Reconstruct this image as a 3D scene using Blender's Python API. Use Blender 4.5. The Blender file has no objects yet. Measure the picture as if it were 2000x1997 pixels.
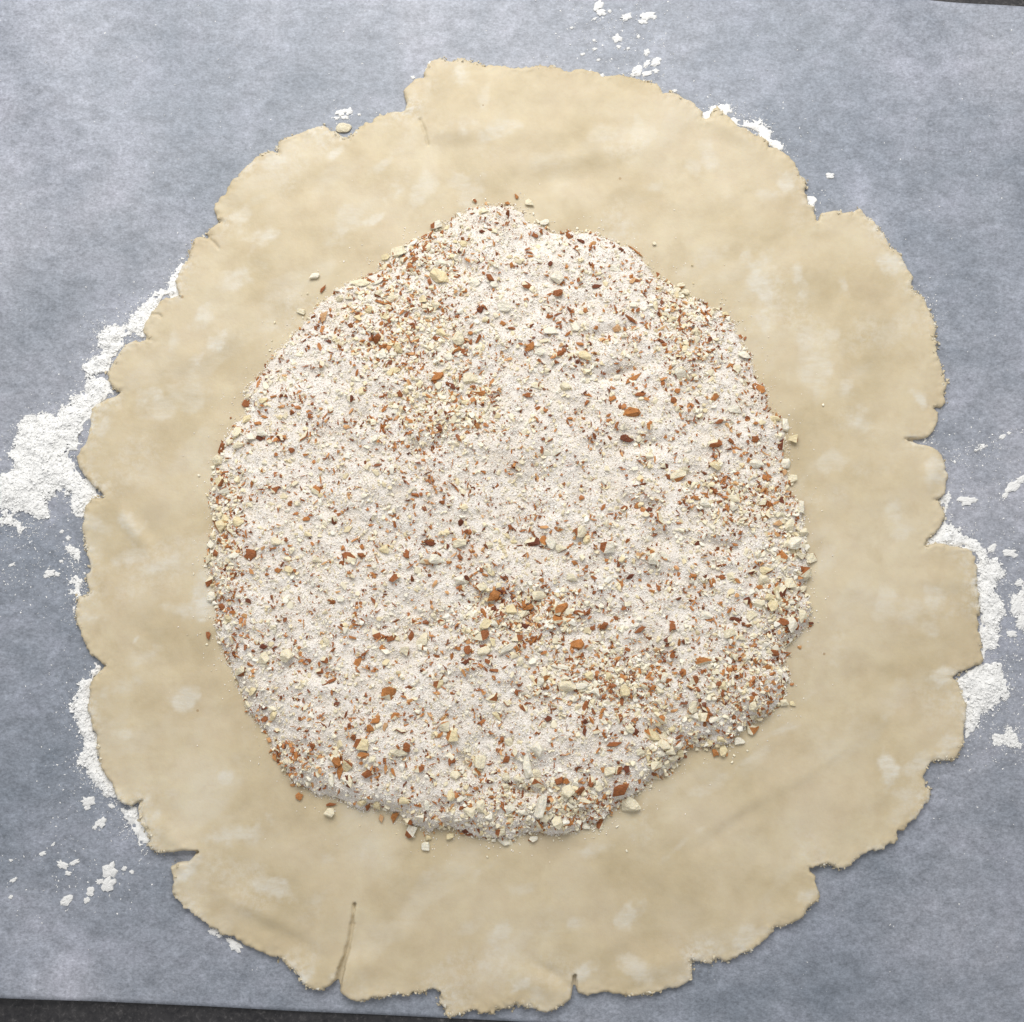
import bpy, bmesh, math, random
import numpy as np
from mathutils import Matrix, Vector, Euler

random.seed(7)
rng = np.random.default_rng(11)
SC = bpy.context.scene
COL = SC.collection

# ------------------------------------------------------------------ camera
CAM_H = 0.42                       # metres above the paper
TILT = math.radians(6.0)           # leaning a little from the near side
DIST = CAM_H / math.cos(TILT)
TAN = 0.1935 / DIST
cam_data = bpy.data.cameras.new('camera')
cam = bpy.data.objects.new('camera', cam_data)
COL.objects.link(cam)
cam.location = (0.0, -CAM_H * math.tan(TILT), CAM_H)
cam.rotation_euler = (TILT, 0, 0)
cam_data.sensor_fit = 'HORIZONTAL'
cam_data.sensor_width = 36.0
cam_data.lens = 18.0 / TAN
cam_data.clip_start = 0.01
cam_data.clip_end = 20.0
SC.camera = cam

# ------------------------------------------------------------------ world and light
world = bpy.data.worlds.new('World')
SC.world = world
world.use_nodes = True
bg = world.node_tree.nodes['Background']
bg.inputs['Color'].default_value = (0.97, 0.98, 1.0, 1)
bg.inputs['Strength'].default_value = 0.52


def area(name, loc, target, sx, sy, watts, color):
    d = bpy.data.lights.new(name, 'AREA')
    d.shape = 'RECTANGLE'
    d.size, d.size_y = sx, sy
    d.energy = watts
    d.color = color
    o = bpy.data.objects.new(name, d)
    COL.objects.link(o)
    o.location = loc
    o.rotation_euler = (Vector(target) - Vector(loc)).to_track_quat('-Z', 'Y').to_euler()
    return o


# one soft window on the far side of the counter
area('window_light', (-0.06, 0.56, 0.66), (0, 0.02, 0), 0.75, 0.45, 8.1, (1.0, 0.985, 0.96))

SC.view_settings.view_transform = 'Standard'
SC.view_settings.look = 'None'
SC.view_settings.gamma = 1.0
SC.view_settings.exposure = 0.0
SC.view_settings.use_curve_mapping = False
SC.render.engine = 'CYCLES'
SC.cycles.max_bounces = 8
SC.cycles.diffuse_bounces = 4
SC.cycles.use_denoising = True


def ground(px, py, z=0.0):
    """point of the place at height z that shows at (px, py) of the 2000x1997 photograph"""
    px = np.asarray(px, float)
    py = np.asarray(py, float)
    dx = (px - 1000.0) / 1000.0 * TAN
    dy = -(py - 998.5) / 1000.0 * TAN
    c, s = math.cos(TILT), math.sin(TILT)
    wy = dy * c + s
    wz = dy * s - c
    t = (z - CAM_H) / wz
    return dx * t, -CAM_H * math.tan(TILT) + wy * t


# ------------------------------------------------------------------ noise and grids
PERM = rng.permutation(512)
PERM = np.concatenate([PERM, PERM, PERM])
ANG = rng.uniform(0, 2 * np.pi, 512)
GX, GY = np.cos(ANG), np.sin(ANG)


def perlin(x, y, seed=0):
    x = np.asarray(x, float) + 37.31 * seed + 1000
    y = np.asarray(y, float) + 11.7 * seed + 1000
    xi, yi = np.floor(x).astype(int), np.floor(y).astype(int)
    xf, yf = x - xi, y - yi
    u, v = xf * xf * xf * (xf * (xf * 6 - 15) + 10), yf * yf * yf * (yf * (yf * 6 - 15) + 10)

    def g(ix, iy, fx, fy):
        h = PERM[(PERM[ix & 511] + (iy & 511))] & 511
        return GX[h] * fx + GY[h] * fy
    a = g(xi, yi, xf, yf)
    b = g(xi + 1, yi, xf - 1, yf)
    c = g(xi, yi + 1, xf, yf - 1)
    d = g(xi + 1, yi + 1, xf - 1, yf - 1)
    return (a + u * (b - a) + v * ((c + u * (d - c)) - (a + u * (b - a)))) * 1.5


def fbm(x, y, wl, octaves=4, seed=0, gain=0.5):
    out, amp = 0.0, 1.0
    for i in range(octaves):
        out = out + amp * perlin(x / wl, y / wl, seed + i * 3)
        amp *= gain
        wl *= 0.5
    return out


def smooth(e0, e1, v):
    t = np.clip((v - e0) / (e1 - e0), 0, 1)
    return t * t * (3 - 2 * t)


STEP = 0.0005
X0, X1 = -0.230, 0.230
AX = np.arange(X0, X1 + 1e-9, STEP)
N = len(AX)
XX, YY = np.meshgrid(AX, AX)        # index [row=y, col=x]


def sample(F, x, y):
    fx = np.clip((np.asarray(x) - X0) / STEP, 0, N - 1.001)
    fy = np.clip((np.asarray(y) - X0) / STEP, 0, N - 1.001)
    ix, iy = fx.astype(int), fy.astype(int)
    u, v = fx - ix, fy - iy
    return (F[iy, ix] * (1 - u) * (1 - v) + F[iy, ix + 1] * u * (1 - v)
            + F[iy + 1, ix] * (1 - u) * v + F[iy + 1, ix + 1] * u * v)


def sdf(poly, reach=0.03):
    """signed distance to a closed outline, negative inside, exact within reach"""
    poly = np.asarray(poly, float)
    D = np.full((N, N), reach)
    inside = np.zeros((N, N), bool)
    n = len(poly)
    for i in range(n):
        ax, ay = poly[i]
        bx, by = poly[(i + 1) % n]
        # even-odd fill
        lo, hi = min(ay, by), max(ay, by)
        r = np.nonzero((AX >= lo) & (AX < hi))[0]
        if len(r):
            xc = ax + (AX[r] - ay) / (by - ay) * (bx - ax)
            inside[r] ^= AX[None, :] < xc[:, None]
        c0 = max(0, int((min(ax, bx) - reach - X0) / STEP))
        c1 = min(N, int((max(ax, bx) + reach - X0) / STEP) + 2)
        r0 = max(0, int((lo - reach - X0) / STEP))
        r1 = min(N, int((hi + reach - X0) / STEP) + 2)
        if c1 <= c0 or r1 <= r0:
            continue
        xs, ys = XX[r0:r1, c0:c1], YY[r0:r1, c0:c1]
        vx, vy = bx - ax, by - ay
        L2 = vx * vx + vy * vy + 1e-18
        t = np.clip(((xs - ax) * vx + (ys - ay) * vy) / L2, 0, 1)
        d = np.hypot(xs - ax - t * vx, ys - ay - t * vy)
        D[r0:r1, c0:c1] = np.minimum(D[r0:r1, c0:c1], d)
    return np.where(inside, -D, D)


def line_dist(pts, reach=0.012):
    pts = np.asarray(pts, float)
    D = np.full((N, N), reach)
    for i in range(len(pts) - 1):
        ax, ay = pts[i]
        bx, by = pts[i + 1]
        c0 = max(0, int((min(ax, bx) - reach - X0) / STEP)); c1 = min(N, int((max(ax, bx) + reach - X0) / STEP) + 2)
        r0 = max(0, int((min(ay, by) - reach - X0) / STEP)); r1 = min(N, int((max(ay, by) + reach - X0) / STEP) + 2)
        if c1 <= c0 or r1 <= r0:
            continue
        xs, ys = XX[r0:r1, c0:c1], YY[r0:r1, c0:c1]
        vx, vy = bx - ax, by - ay
        t = np.clip(((xs - ax) * vx + (ys - ay) * vy) / (vx * vx + vy * vy + 1e-18), 0, 1)
        D[r0:r1, c0:c1] = np.minimum(D[r0:r1, c0:c1], np.hypot(xs - ax - t * vx, ys - ay - t * vy))
    return D


K7 = 1929 / 700.0                   # photograph studied in 700 px windows
K4 = 1929 / 400.0


def win(ox, oy, pts, k=K7):
    return [(ox + x / k, oy + y / k) for x, y in pts]


def to_world(pts, z=0.0):
    p = np.asarray(pts, float)
    x, y = ground(p[:, 0], p[:, 1], z)
    return np.stack([x, y], 1)


# ------------------------------------------------------------------ object helpers
def tag(o, label=None, cat=None, group=None, kind=None):
    if label: o['label'] = label
    if cat: o['category'] = cat
    if group: o['group'] = group
    if kind: o['kind'] = kind
    return o


def mesh_np(name, verts, loops, starts, totals, mats, smooth_shade=True, attrs=None, mat_idx=None):
    me = bpy.data.meshes.new(name)
    me.vertices.add(len(verts))
    me.vertices.foreach_set('co', np.asarray(verts, np.float32).ravel())
    me.loops.add(len(loops))
    me.loops.foreach_set('vertex_index', np.asarray(loops, np.int32))
    me.polygons.add(len(starts))
    me.polygons.foreach_set('loop_start', np.asarray(starts, np.int32))
    me.polygons.foreach_set('loop_total', np.asarray(totals, np.int32))
    me.polygons.foreach_set('use_smooth', np.full(len(starts), smooth_shade))
    if mat_idx is not None:
        me.polygons.foreach_set('material_index', np.asarray(mat_idx, np.int32))
    for m in mats:
        me.materials.append(m)
    for k, v in (attrs or {}).items():
        a = me.attributes.new(k, 'FLOAT', 'POINT')
        a.data.foreach_set('value', np.asarray(v, np.float32))
    me.update(calc_edges=True)
    me.validate()
    return me


def link(name, me, parent=None):
    o = bpy.data.objects.new(name, me)
    COL.objects.link(o)
    if parent:
        o.parent = parent
    return o


def sheet(name, sd, Z, base, mat, attrs=None, stride=1, skirt_out=0.0, parent=None):
    """height field clipped along sd = 0, with snapped rim and a skirt down to base"""
    s = stride
    sd_, Z_, B_ = sd[::s, ::s], Z[::s, ::s], base[::s, ::s]
    xs, ys = XX[::s, ::s].copy(), YY[::s, ::s].copy()
    n = sd_.shape[0]
    inside = sd_ < 0
    dil = inside.copy()
    dil[1:] |= inside[:-1]; dil[:-1] |= inside[1:]
    dil[:, 1:] |= inside[:, :-1]; dil[:, :-1] |= inside[:, 1:]
    d2 = dil.copy()
    gy, gx = np.gradient(sd_, STEP * s)
    gl = np.hypot(gx, gy) + 1e-6
    rim = dil & ~inside
    mv = np.clip(sd_, 0, STEP * s * 1.0)
    xs = np.where(rim, xs - gx / gl * mv, xs)
    ys = np.where(rim, ys - gy / gl * mv, ys)
    keep = dil
    quad = keep[:-1, :-1] & keep[1:, :-1] & keep[:-1, 1:] & keep[1:, 1:]
    quad &= (inside[:-1, :-1] | inside[1:, :-1] | inside[:-1, 1:] | inside[1:, 1:])
    idx = -np.ones((n, n), int)
    r, c = np.nonzero(quad)
    used = np.zeros((n, n), bool)
    for dr in (0, 1):
        for dc in (0, 1):
            used[r + dr, c + dc] = True
    idx[used] = np.arange(used.sum())
    V = np.stack([xs[used], ys[used], Z_[used]], 1)
    base_v = B_[used]
    Q = np.stack([idx[r, c], idx[r, c + 1], idx[r + 1, c + 1], idx[r + 1, c]], 1)
    # open border edges -> skirt
    E = np.concatenate([Q[:, [0, 1]], Q[:, [1, 2]], Q[:, [2, 3]], Q[:, [3, 0]]])
    key = np.sort(E, 1)
    kk = key[:, 0].astype(np.int64) * len(V) + key[:, 1]
    _, inv, cnt = np.unique(kk, return_inverse=True, return_counts=True)
    B = E[cnt[inv] == 1]
    bv = np.unique(B)
    remap = -np.ones(len(V), int)
    remap[bv] = np.arange(len(bv)) + len(V)
    gxu, gyu = (gx / gl)[used][bv], (gy / gl)[used][bv]
    V2 = np.stack([V[bv, 0] - gxu * -skirt_out, V[bv, 1] - gyu * -skirt_out, base_v[bv]], 1)
    SQ = np.stack([B[:, 1], B[:, 0], remap[B[:, 0]], remap[B[:, 1]]], 1)
    V = np.concatenate([V, V2])
    Q = np.concatenate([Q, SQ])
    at = {}
    for k, F in (attrs or {}).items():
        f = F[::s, ::s][used]
        at[k] = np.concatenate([f, f[bv]])
    me = mesh_np(name, V, Q.ravel(), np.arange(len(Q)) * 4, np.full(len(Q), 4), [mat], True, at)
    return link(name, me, parent)


# ------------------------------------------------------------------ materials
class Mat:
    def __init__(self, name, rough=0.6, spec=0.3):
        self.m = bpy.data.materials.new(name)
        self.m.use_nodes = True
        self.nt = self.m.node_tree
        self.b = self.nt.nodes['Principled BSDF']
        self.b.inputs['Roughness'].default_value = rough
        self.b.inputs['Specular IOR Level'].default_value = spec

    def node(self, t, **kw):
        n = self.nt.nodes.new(t)
        for k, v in kw.items():
            setattr(n, k, v)
        return n

    def link(self, a, b):
        self.nt.links.new(a, b)

    def coords(self, scale=(1, 1, 1), rot=(0, 0, 0)):
        tc = self.node('ShaderNodeTexCoord')
        mp = self.node('ShaderNodeMapping')
        mp.inputs['Scale'].default_value = scale
        mp.inputs['Rotation'].default_value = rot
        self.link(tc.outputs['Object'], mp.inputs['Vector'])
        return mp.outputs['Vector']

    def noise(self, vec, scale, detail=4, rough=0.55, dist=0.0):
        n = self.node('ShaderNodeTexNoise')
        n.inputs['Scale'].default_value = scale
        n.inputs['Detail'].default_value = detail
        n.inputs['Roughness'].default_value = rough
        n.inputs['Distortion'].default_value = dist
        self.link(vec, n.inputs['Vector'])
        return n.outputs['Fac']

    def ramp(self, fac, stops):
        n = self.node('ShaderNodeValToRGB')
        e = n.color_ramp.elements
        while len(e) < len(stops):
            e.new(0.5)
        for el, (p, c) in zip(e, stops):
            el.position = p
            el.color = (c[0], c[1], c[2], 1) if not np.isscalar(c) else (c, c, c, 1)
        self.link(fac, n.inputs['Fac'])
        return n.outputs['Color']

    def mix(self, fac, a, b, blend='MIX'):
        n = self.node('ShaderNodeMix', data_type='RGBA', blend_type=blend)
        for s, v in ((n.inputs[0], fac), (n.inputs[6], a), (n.inputs[7], b)):
            if isinstance(v, (int, float)):
                s.default_value = v
            elif isinstance(v, tuple):
                s.default_value = (v[0], v[1], v[2], 1)
            else:
                self.link(v, s)
        return n.outputs[2]

    def math(self, op, a, b=None):
        n = self.node('ShaderNodeMath', operation=op)
        for s, v in zip(n.inputs, (a, b)):
            if v is None:
                continue
            if isinstance(v, (int, float)):
                s.default_value = v
            else:
                self.link(v, s)
        return n.outputs[0]

    def attr(self, name):
        return self.node('ShaderNodeAttribute', attribute_name=name).outputs['Fac']

    def bump(self, h, dist, strength=1.0, normal=None):
        n = self.node('ShaderNodeBump')
        n.inputs['Strength'].default_value = strength
        n.inputs['Distance'].default_value = dist
        self.link(h, n.inputs['Height'])
        if normal is not None:
            self.link(normal, n.inputs['Normal'])
        return n.outputs['Normal']

    def color(self, c):
        if isinstance(c, tuple):
            self.b.inputs['Base Color'].default_value = (c[0], c[1], c[2], 1)
        else:
            self.link(c, self.b.inputs['Base Color'])

    def normal(self, n):
        self.link(n, self.b.inputs['Normal'])


def mat_paper():
    M = Mat('parchment', 0.42, 0.4)
    v = M.coords()
    big = M.noise(v, 9, 3, 0.5, 0.5)
    cloud = M.noise(M.coords((1, 1.3, 1)), 42, 5, 0.66, 0.3)
    mid = M.noise(M.coords((1, 1.4, 1)), 150, 5, 0.68)
    fine = M.noise(M.coords((0.72, 1, 1)), 950, 3, 0.7)
    vfine = M.noise(M.coords((0.65, 1, 1), (0, 0, 0.15)), 1900, 2, 0.7)
    c = M.ramp(big, [(0.34, (0.218, 0.240, 0.280)), (0.52, (0.270, 0.287, 0.328)), (0.68, (0.328, 0.338, 0.378))])
    c = M.mix(1.0, c, M.ramp(M.math('ADD', M.math('MULTIPLY', M.attr('mottle'), 0.5), 0.5), [(0.0, (0.64, 0.63, 0.635)), (0.5, (0.5, 0.5, 0.5)), (1.0, (0.385, 0.40, 0.405))]), 'OVERLAY')
    c = M.mix(0.65, c, M.ramp(cloud, [(0.30, (0.37, 0.385, 0.395)), (0.5, (0.50, 0.50, 0.50)), (0.7, (0.64, 0.62, 0.63))]), 'OVERLAY')
    c = M.mix(0.65, c, M.ramp(mid, [(0.30, 0.35), (0.7, 0.66)]), 'OVERLAY')
    c = M.mix(0.75, c, M.ramp(fine, [(0.25, 0.30), (0.5, 0.50), (0.78, 0.72)]), 'OVERLAY')
    c = M.mix(0.55, c, M.ramp(vfine, [(0.25, 0.34), (0.75, 0.66)]), 'OVERLAY')
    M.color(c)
    n = M.bump(fine, 0.00006, 0.6)
    n = M.bump(mid, 0.0003, 0.35, n)
    M.normal(n)
    return M.m


def mat_counter():
    M = Mat('dark_stone_laminate', 0.38, 0.4)
    v = M.coords()
    a = M.noise(v, 420, 5, 0.7, 0.6)
    b = M.noise(v, 60, 3, 0.6)
    vo = M.node('ShaderNodeTexVoronoi', feature='F1')
    vo.inputs['Scale'].default_value = 650
    M.link(v, vo.inputs['Vector'])
    c = M.ramp(a, [(0.35, (0.012, 0.012, 0.014)), (0.56, (0.035, 0.033, 0.034)), (0.66, (0.085, 0.08, 0.08)), (0.80, (0.19, 0.18, 0.175))])
    c = M.mix(M.ramp(b, [(0.45, 0.0), (0.7, 0.6)]), c, (0.045, 0.043, 0.045))
    c = M.mix(M.ramp(vo.outputs['Distance'], [(0.0, 0.35), (0.22, 0.0)]), c, (0.16, 0.15, 0.15))
    M.color(c)
    M.normal(M.bump(a, 0.0001, 0.4))
    return M.m


def mat_dough():
    M = Mat('dough', 0.5, 0.3)
    v = M.coords()
    big = M.noise(v, 22, 4, 0.55, 0.6)
    str_ = M.noise(M.coords((1, 2.6, 1), (0, 0, -0.75)), 38, 4, 0.6, 0.5)
    mid = M.noise(v, 160, 4, 0.6)
    fine = M.noise(v, 900, 3, 0.65)
    base = M.ramp(big, [(0.30, (0.455, 0.372, 0.230)), (0.50, (0.542, 0.455, 0.302)), (0.70, (0.600, 0.522, 0.375))])
    base = M.mix(M.ramp(str_, [(0.55, 0.0), (0.75, 0.30)]), base, (0.56, 0.495, 0.37))
    base = M.mix(M.ramp(M.noise(v, 34, 3, 0.5, 0.3), [(0.45, 0.0), (0.68, 0.45)]), base, (0.535, 0.440, 0.305))
    base = M.mix(0.25, base, M.ramp(mid, [(0.3, 0.38), (0.7, 0.6)]), 'OVERLAY')
    drag = M.noise(M.coords((1, 3.2, 1), (0, 0, -0.7)), 130, 5, 0.7, 0.4)
    pale = M.math('MULTIPLY', M.attr('butter'), M.ramp(drag, [(0.30, 0.25), (0.60, 1.1)]))
    soft = M.noise(v, 70, 4, 0.62, 0.3)
    base = M.mix(M.ramp(soft, [(0.50, 0.0), (0.74, 0.35)]), base, (0.595, 0.520, 0.375))
    base = M.mix(M.ramp(soft, [(0.28, 0.45), (0.46, 0.0)]), base, (0.445, 0.355, 0.215))
    c = M.mix(pale, base, (0.655, 0.625, 0.545))
    dust = M.math('MULTIPLY', M.attr('dust'), M.ramp(M.noise(v, 380, 4, 0.75), [(0.42, 0.0), (0.62, 0.9)]))
    c = M.mix(dust, c, (0.70, 0.685, 0.635))
    # bran flecks
    vo = M.node('ShaderNodeTexVoronoi', feature='F1')
    vo.inputs['Scale'].default_value = 95
    M.link(v, vo.inputs['Vector'])
    sep = M.node('ShaderNodeSeparateColor')
    M.link(vo.outputs['Color'], sep.inputs[0])
    size = M.math('MULTIPLY', M.math('SUBTRACT', sep.outputs[0], 0.76), 0.30)
    dd = M.math('ADD', vo.outputs['Distance'], M.math('MULTIPLY', fine, 0.03))
    sp = M.math('LESS_THAN', dd, size)
    c = M.mix(M.math('MULTIPLY', sp, 0.55), c, (0.27, 0.15, 0.055))
    M.color(c)
    n = M.bump(fine, 0.00012, 0.45)
    n = M.bump(mid, 0.0005, 0.35, n)
    M.normal(n)
    M.b.inputs['Subsurface Weight'].default_value = 0.12
    M.b.inputs['Subsurface Radius'].default_value = (1.0, 0.75, 0.45)
    M.b.inputs['Subsurface Scale'].default_value = 0.002
    return M.m


def mat_flour():
    M = Mat('flour', 0.95, 0.05)
    v = M.coords()
    f = M.noise(v, 900, 5, 0.75)
    M.color(M.ramp(f, [(0.3, (0.78, 0.775, 0.755)), (0.7, (0.86, 0.855, 0.84))]))
    M.normal(M.bump(f, 0.0005, 0.5))
    return M.m


def mat_flour_sheet():
    m = mat_flour()
    nt = m.node_tree
    b = nt.nodes['Principled BSDF']
    M = Mat.__new__(Mat)
    M.m, M.nt, M.b = m, nt, b
    n = M.noise(M.coords(), 1300, 4, 0.7)
    a = M.math('ADD', M.attr('cover'), M.math('MULTIPLY', M.math('SUBTRACT', n, 0.5), 2.2))
    r = M.ramp(a, [(0.30, 0.0), (0.52, 1.0)])
    M.link(r, b.inputs['Alpha'])
    return m


def mat_sugar(name, stops, rough, spec):
    M = Mat(name, rough, spec)
    M.color(M.ramp(M.attr('tint'), stops))
    return M.m


def mat_mound():
    M = Mat('sugar_bed', 0.8, 0.2)
    v = M.coords()
    a = M.noise(v, 1500, 3, 0.7)
    b = M.noise(v, 90, 4, 0.6)
    c = M.ramp(a, [(0.35, (0.72, 0.65, 0.56)), (0.6, (0.92, 0.88, 0.83))])
    c = M.mix(M.ramp(b, [(0.45, 0.0), (0.7, 0.5)]), c, (0.66, 0.57, 0.45))
    M.color(c)
    M.normal(M.bump(a, 0.0006, 1.0))
    return M.m


def mat_nut(name, col):
    M = Mat(name, 0.48, 0.3)
    v = M.coords()
    f = M.noise(v, 3.0, 3, 0.6)
    c = M.ramp(f, [(0.3, tuple(k * 0.90 for k in col)), (0.7, tuple(min(0.9, k * 1.06) for k in col))])
    M.color(c)
    M.normal(M.bump(f, 0.03, 0.3))
    M.b.inputs['Subsurface Weight'].default_value = 0.2
    M.b.inputs['Subsurface Radius'].default_value = (1.0, 0.8, 0.5)
    M.b.inputs['Subsurface Scale'].default_value = 0.0012
    return M.m


def mat_skin(name, col):
    M = Mat(name, 0.5, 0.35)
    w = M.node('ShaderNodeTexWave', wave_type='BANDS', bands_direction='Y')
    w.inputs['Scale'].default_value = 1.1
    w.inputs['Distortion'].default_value = 6.0
    w.inputs['Detail'].default_value = 4
    M.link(M.coords(), w.inputs['Vector'])
    f = M.noise(M.coords(), 4.0, 4, 0.65)
    c = M.ramp(f, [(0.3, tuple(k * 0.72 for k in col)), (0.7, tuple(min(0.9, k * 1.25) for k in col))])
    c = M.mix(0.2, c, M.ramp(w.outputs['Fac'], [(0.1, 0.34), (0.6, 0.56)]), 'OVERLAY')
    M.color(c)
    M.normal(M.bump(f, 0.05, 0.35))
    return M.m


PAPER, COUNTER, DOUGH, FLOUR = mat_paper(), mat_counter(), mat_dough(), mat_flour()
FLOUR_SHEET = mat_flour_sheet()
BED = mat_mound()
NUTS_M = {'ivory': mat_nut('nut_ivory', (0.82, 0.77, 0.64)), 'cream': mat_nut('nut_cream', (0.79, 0.715, 0.53)), 'yellowish': mat_nut('nut_yellow', (0.76, 0.65, 0.41))}
SKINS_M = {'dark brown': mat_skin('skin_dark', (0.165, 0.045, 0.018)), 'chestnut brown': mat_skin('skin_chestnut', (0.32, 0.108, 0.034)), 'orange-brown': mat_skin('skin_orange', (0.47, 0.190, 0.055)), 'tan': mat_skin('skin_tan', (0.60, 0.36, 0.18))}
NUT, SKIN = NUTS_M['cream'], SKINS_M['chestnut brown']
SUGAR = mat_sugar('sugar_grain', [(0.0, (0.74, 0.64, 0.50)), (0.2, (0.855, 0.80, 0.72)), (0.6, (0.915, 0.878, 0.828)), (1.0, (0.94, 0.92, 0.885))], 0.65, 0.2)
MEAL = mat_sugar('nut_meal', [(0.0, (0.74, 0.63, 0.40)), (0.5, (0.82, 0.755, 0.58)), (1.0, (0.85, 0.82, 0.73))], 0.55, 0.3)
SPECK = mat_sugar('skin_speck', [(0.0, (0.15, 0.045, 0.017)), (0.35, (0.33, 0.115, 0.034)), (0.75, (0.48, 0.20, 0.06)), (1.0, (0.62, 0.38, 0.18))], 0.5, 0.3)

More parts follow.
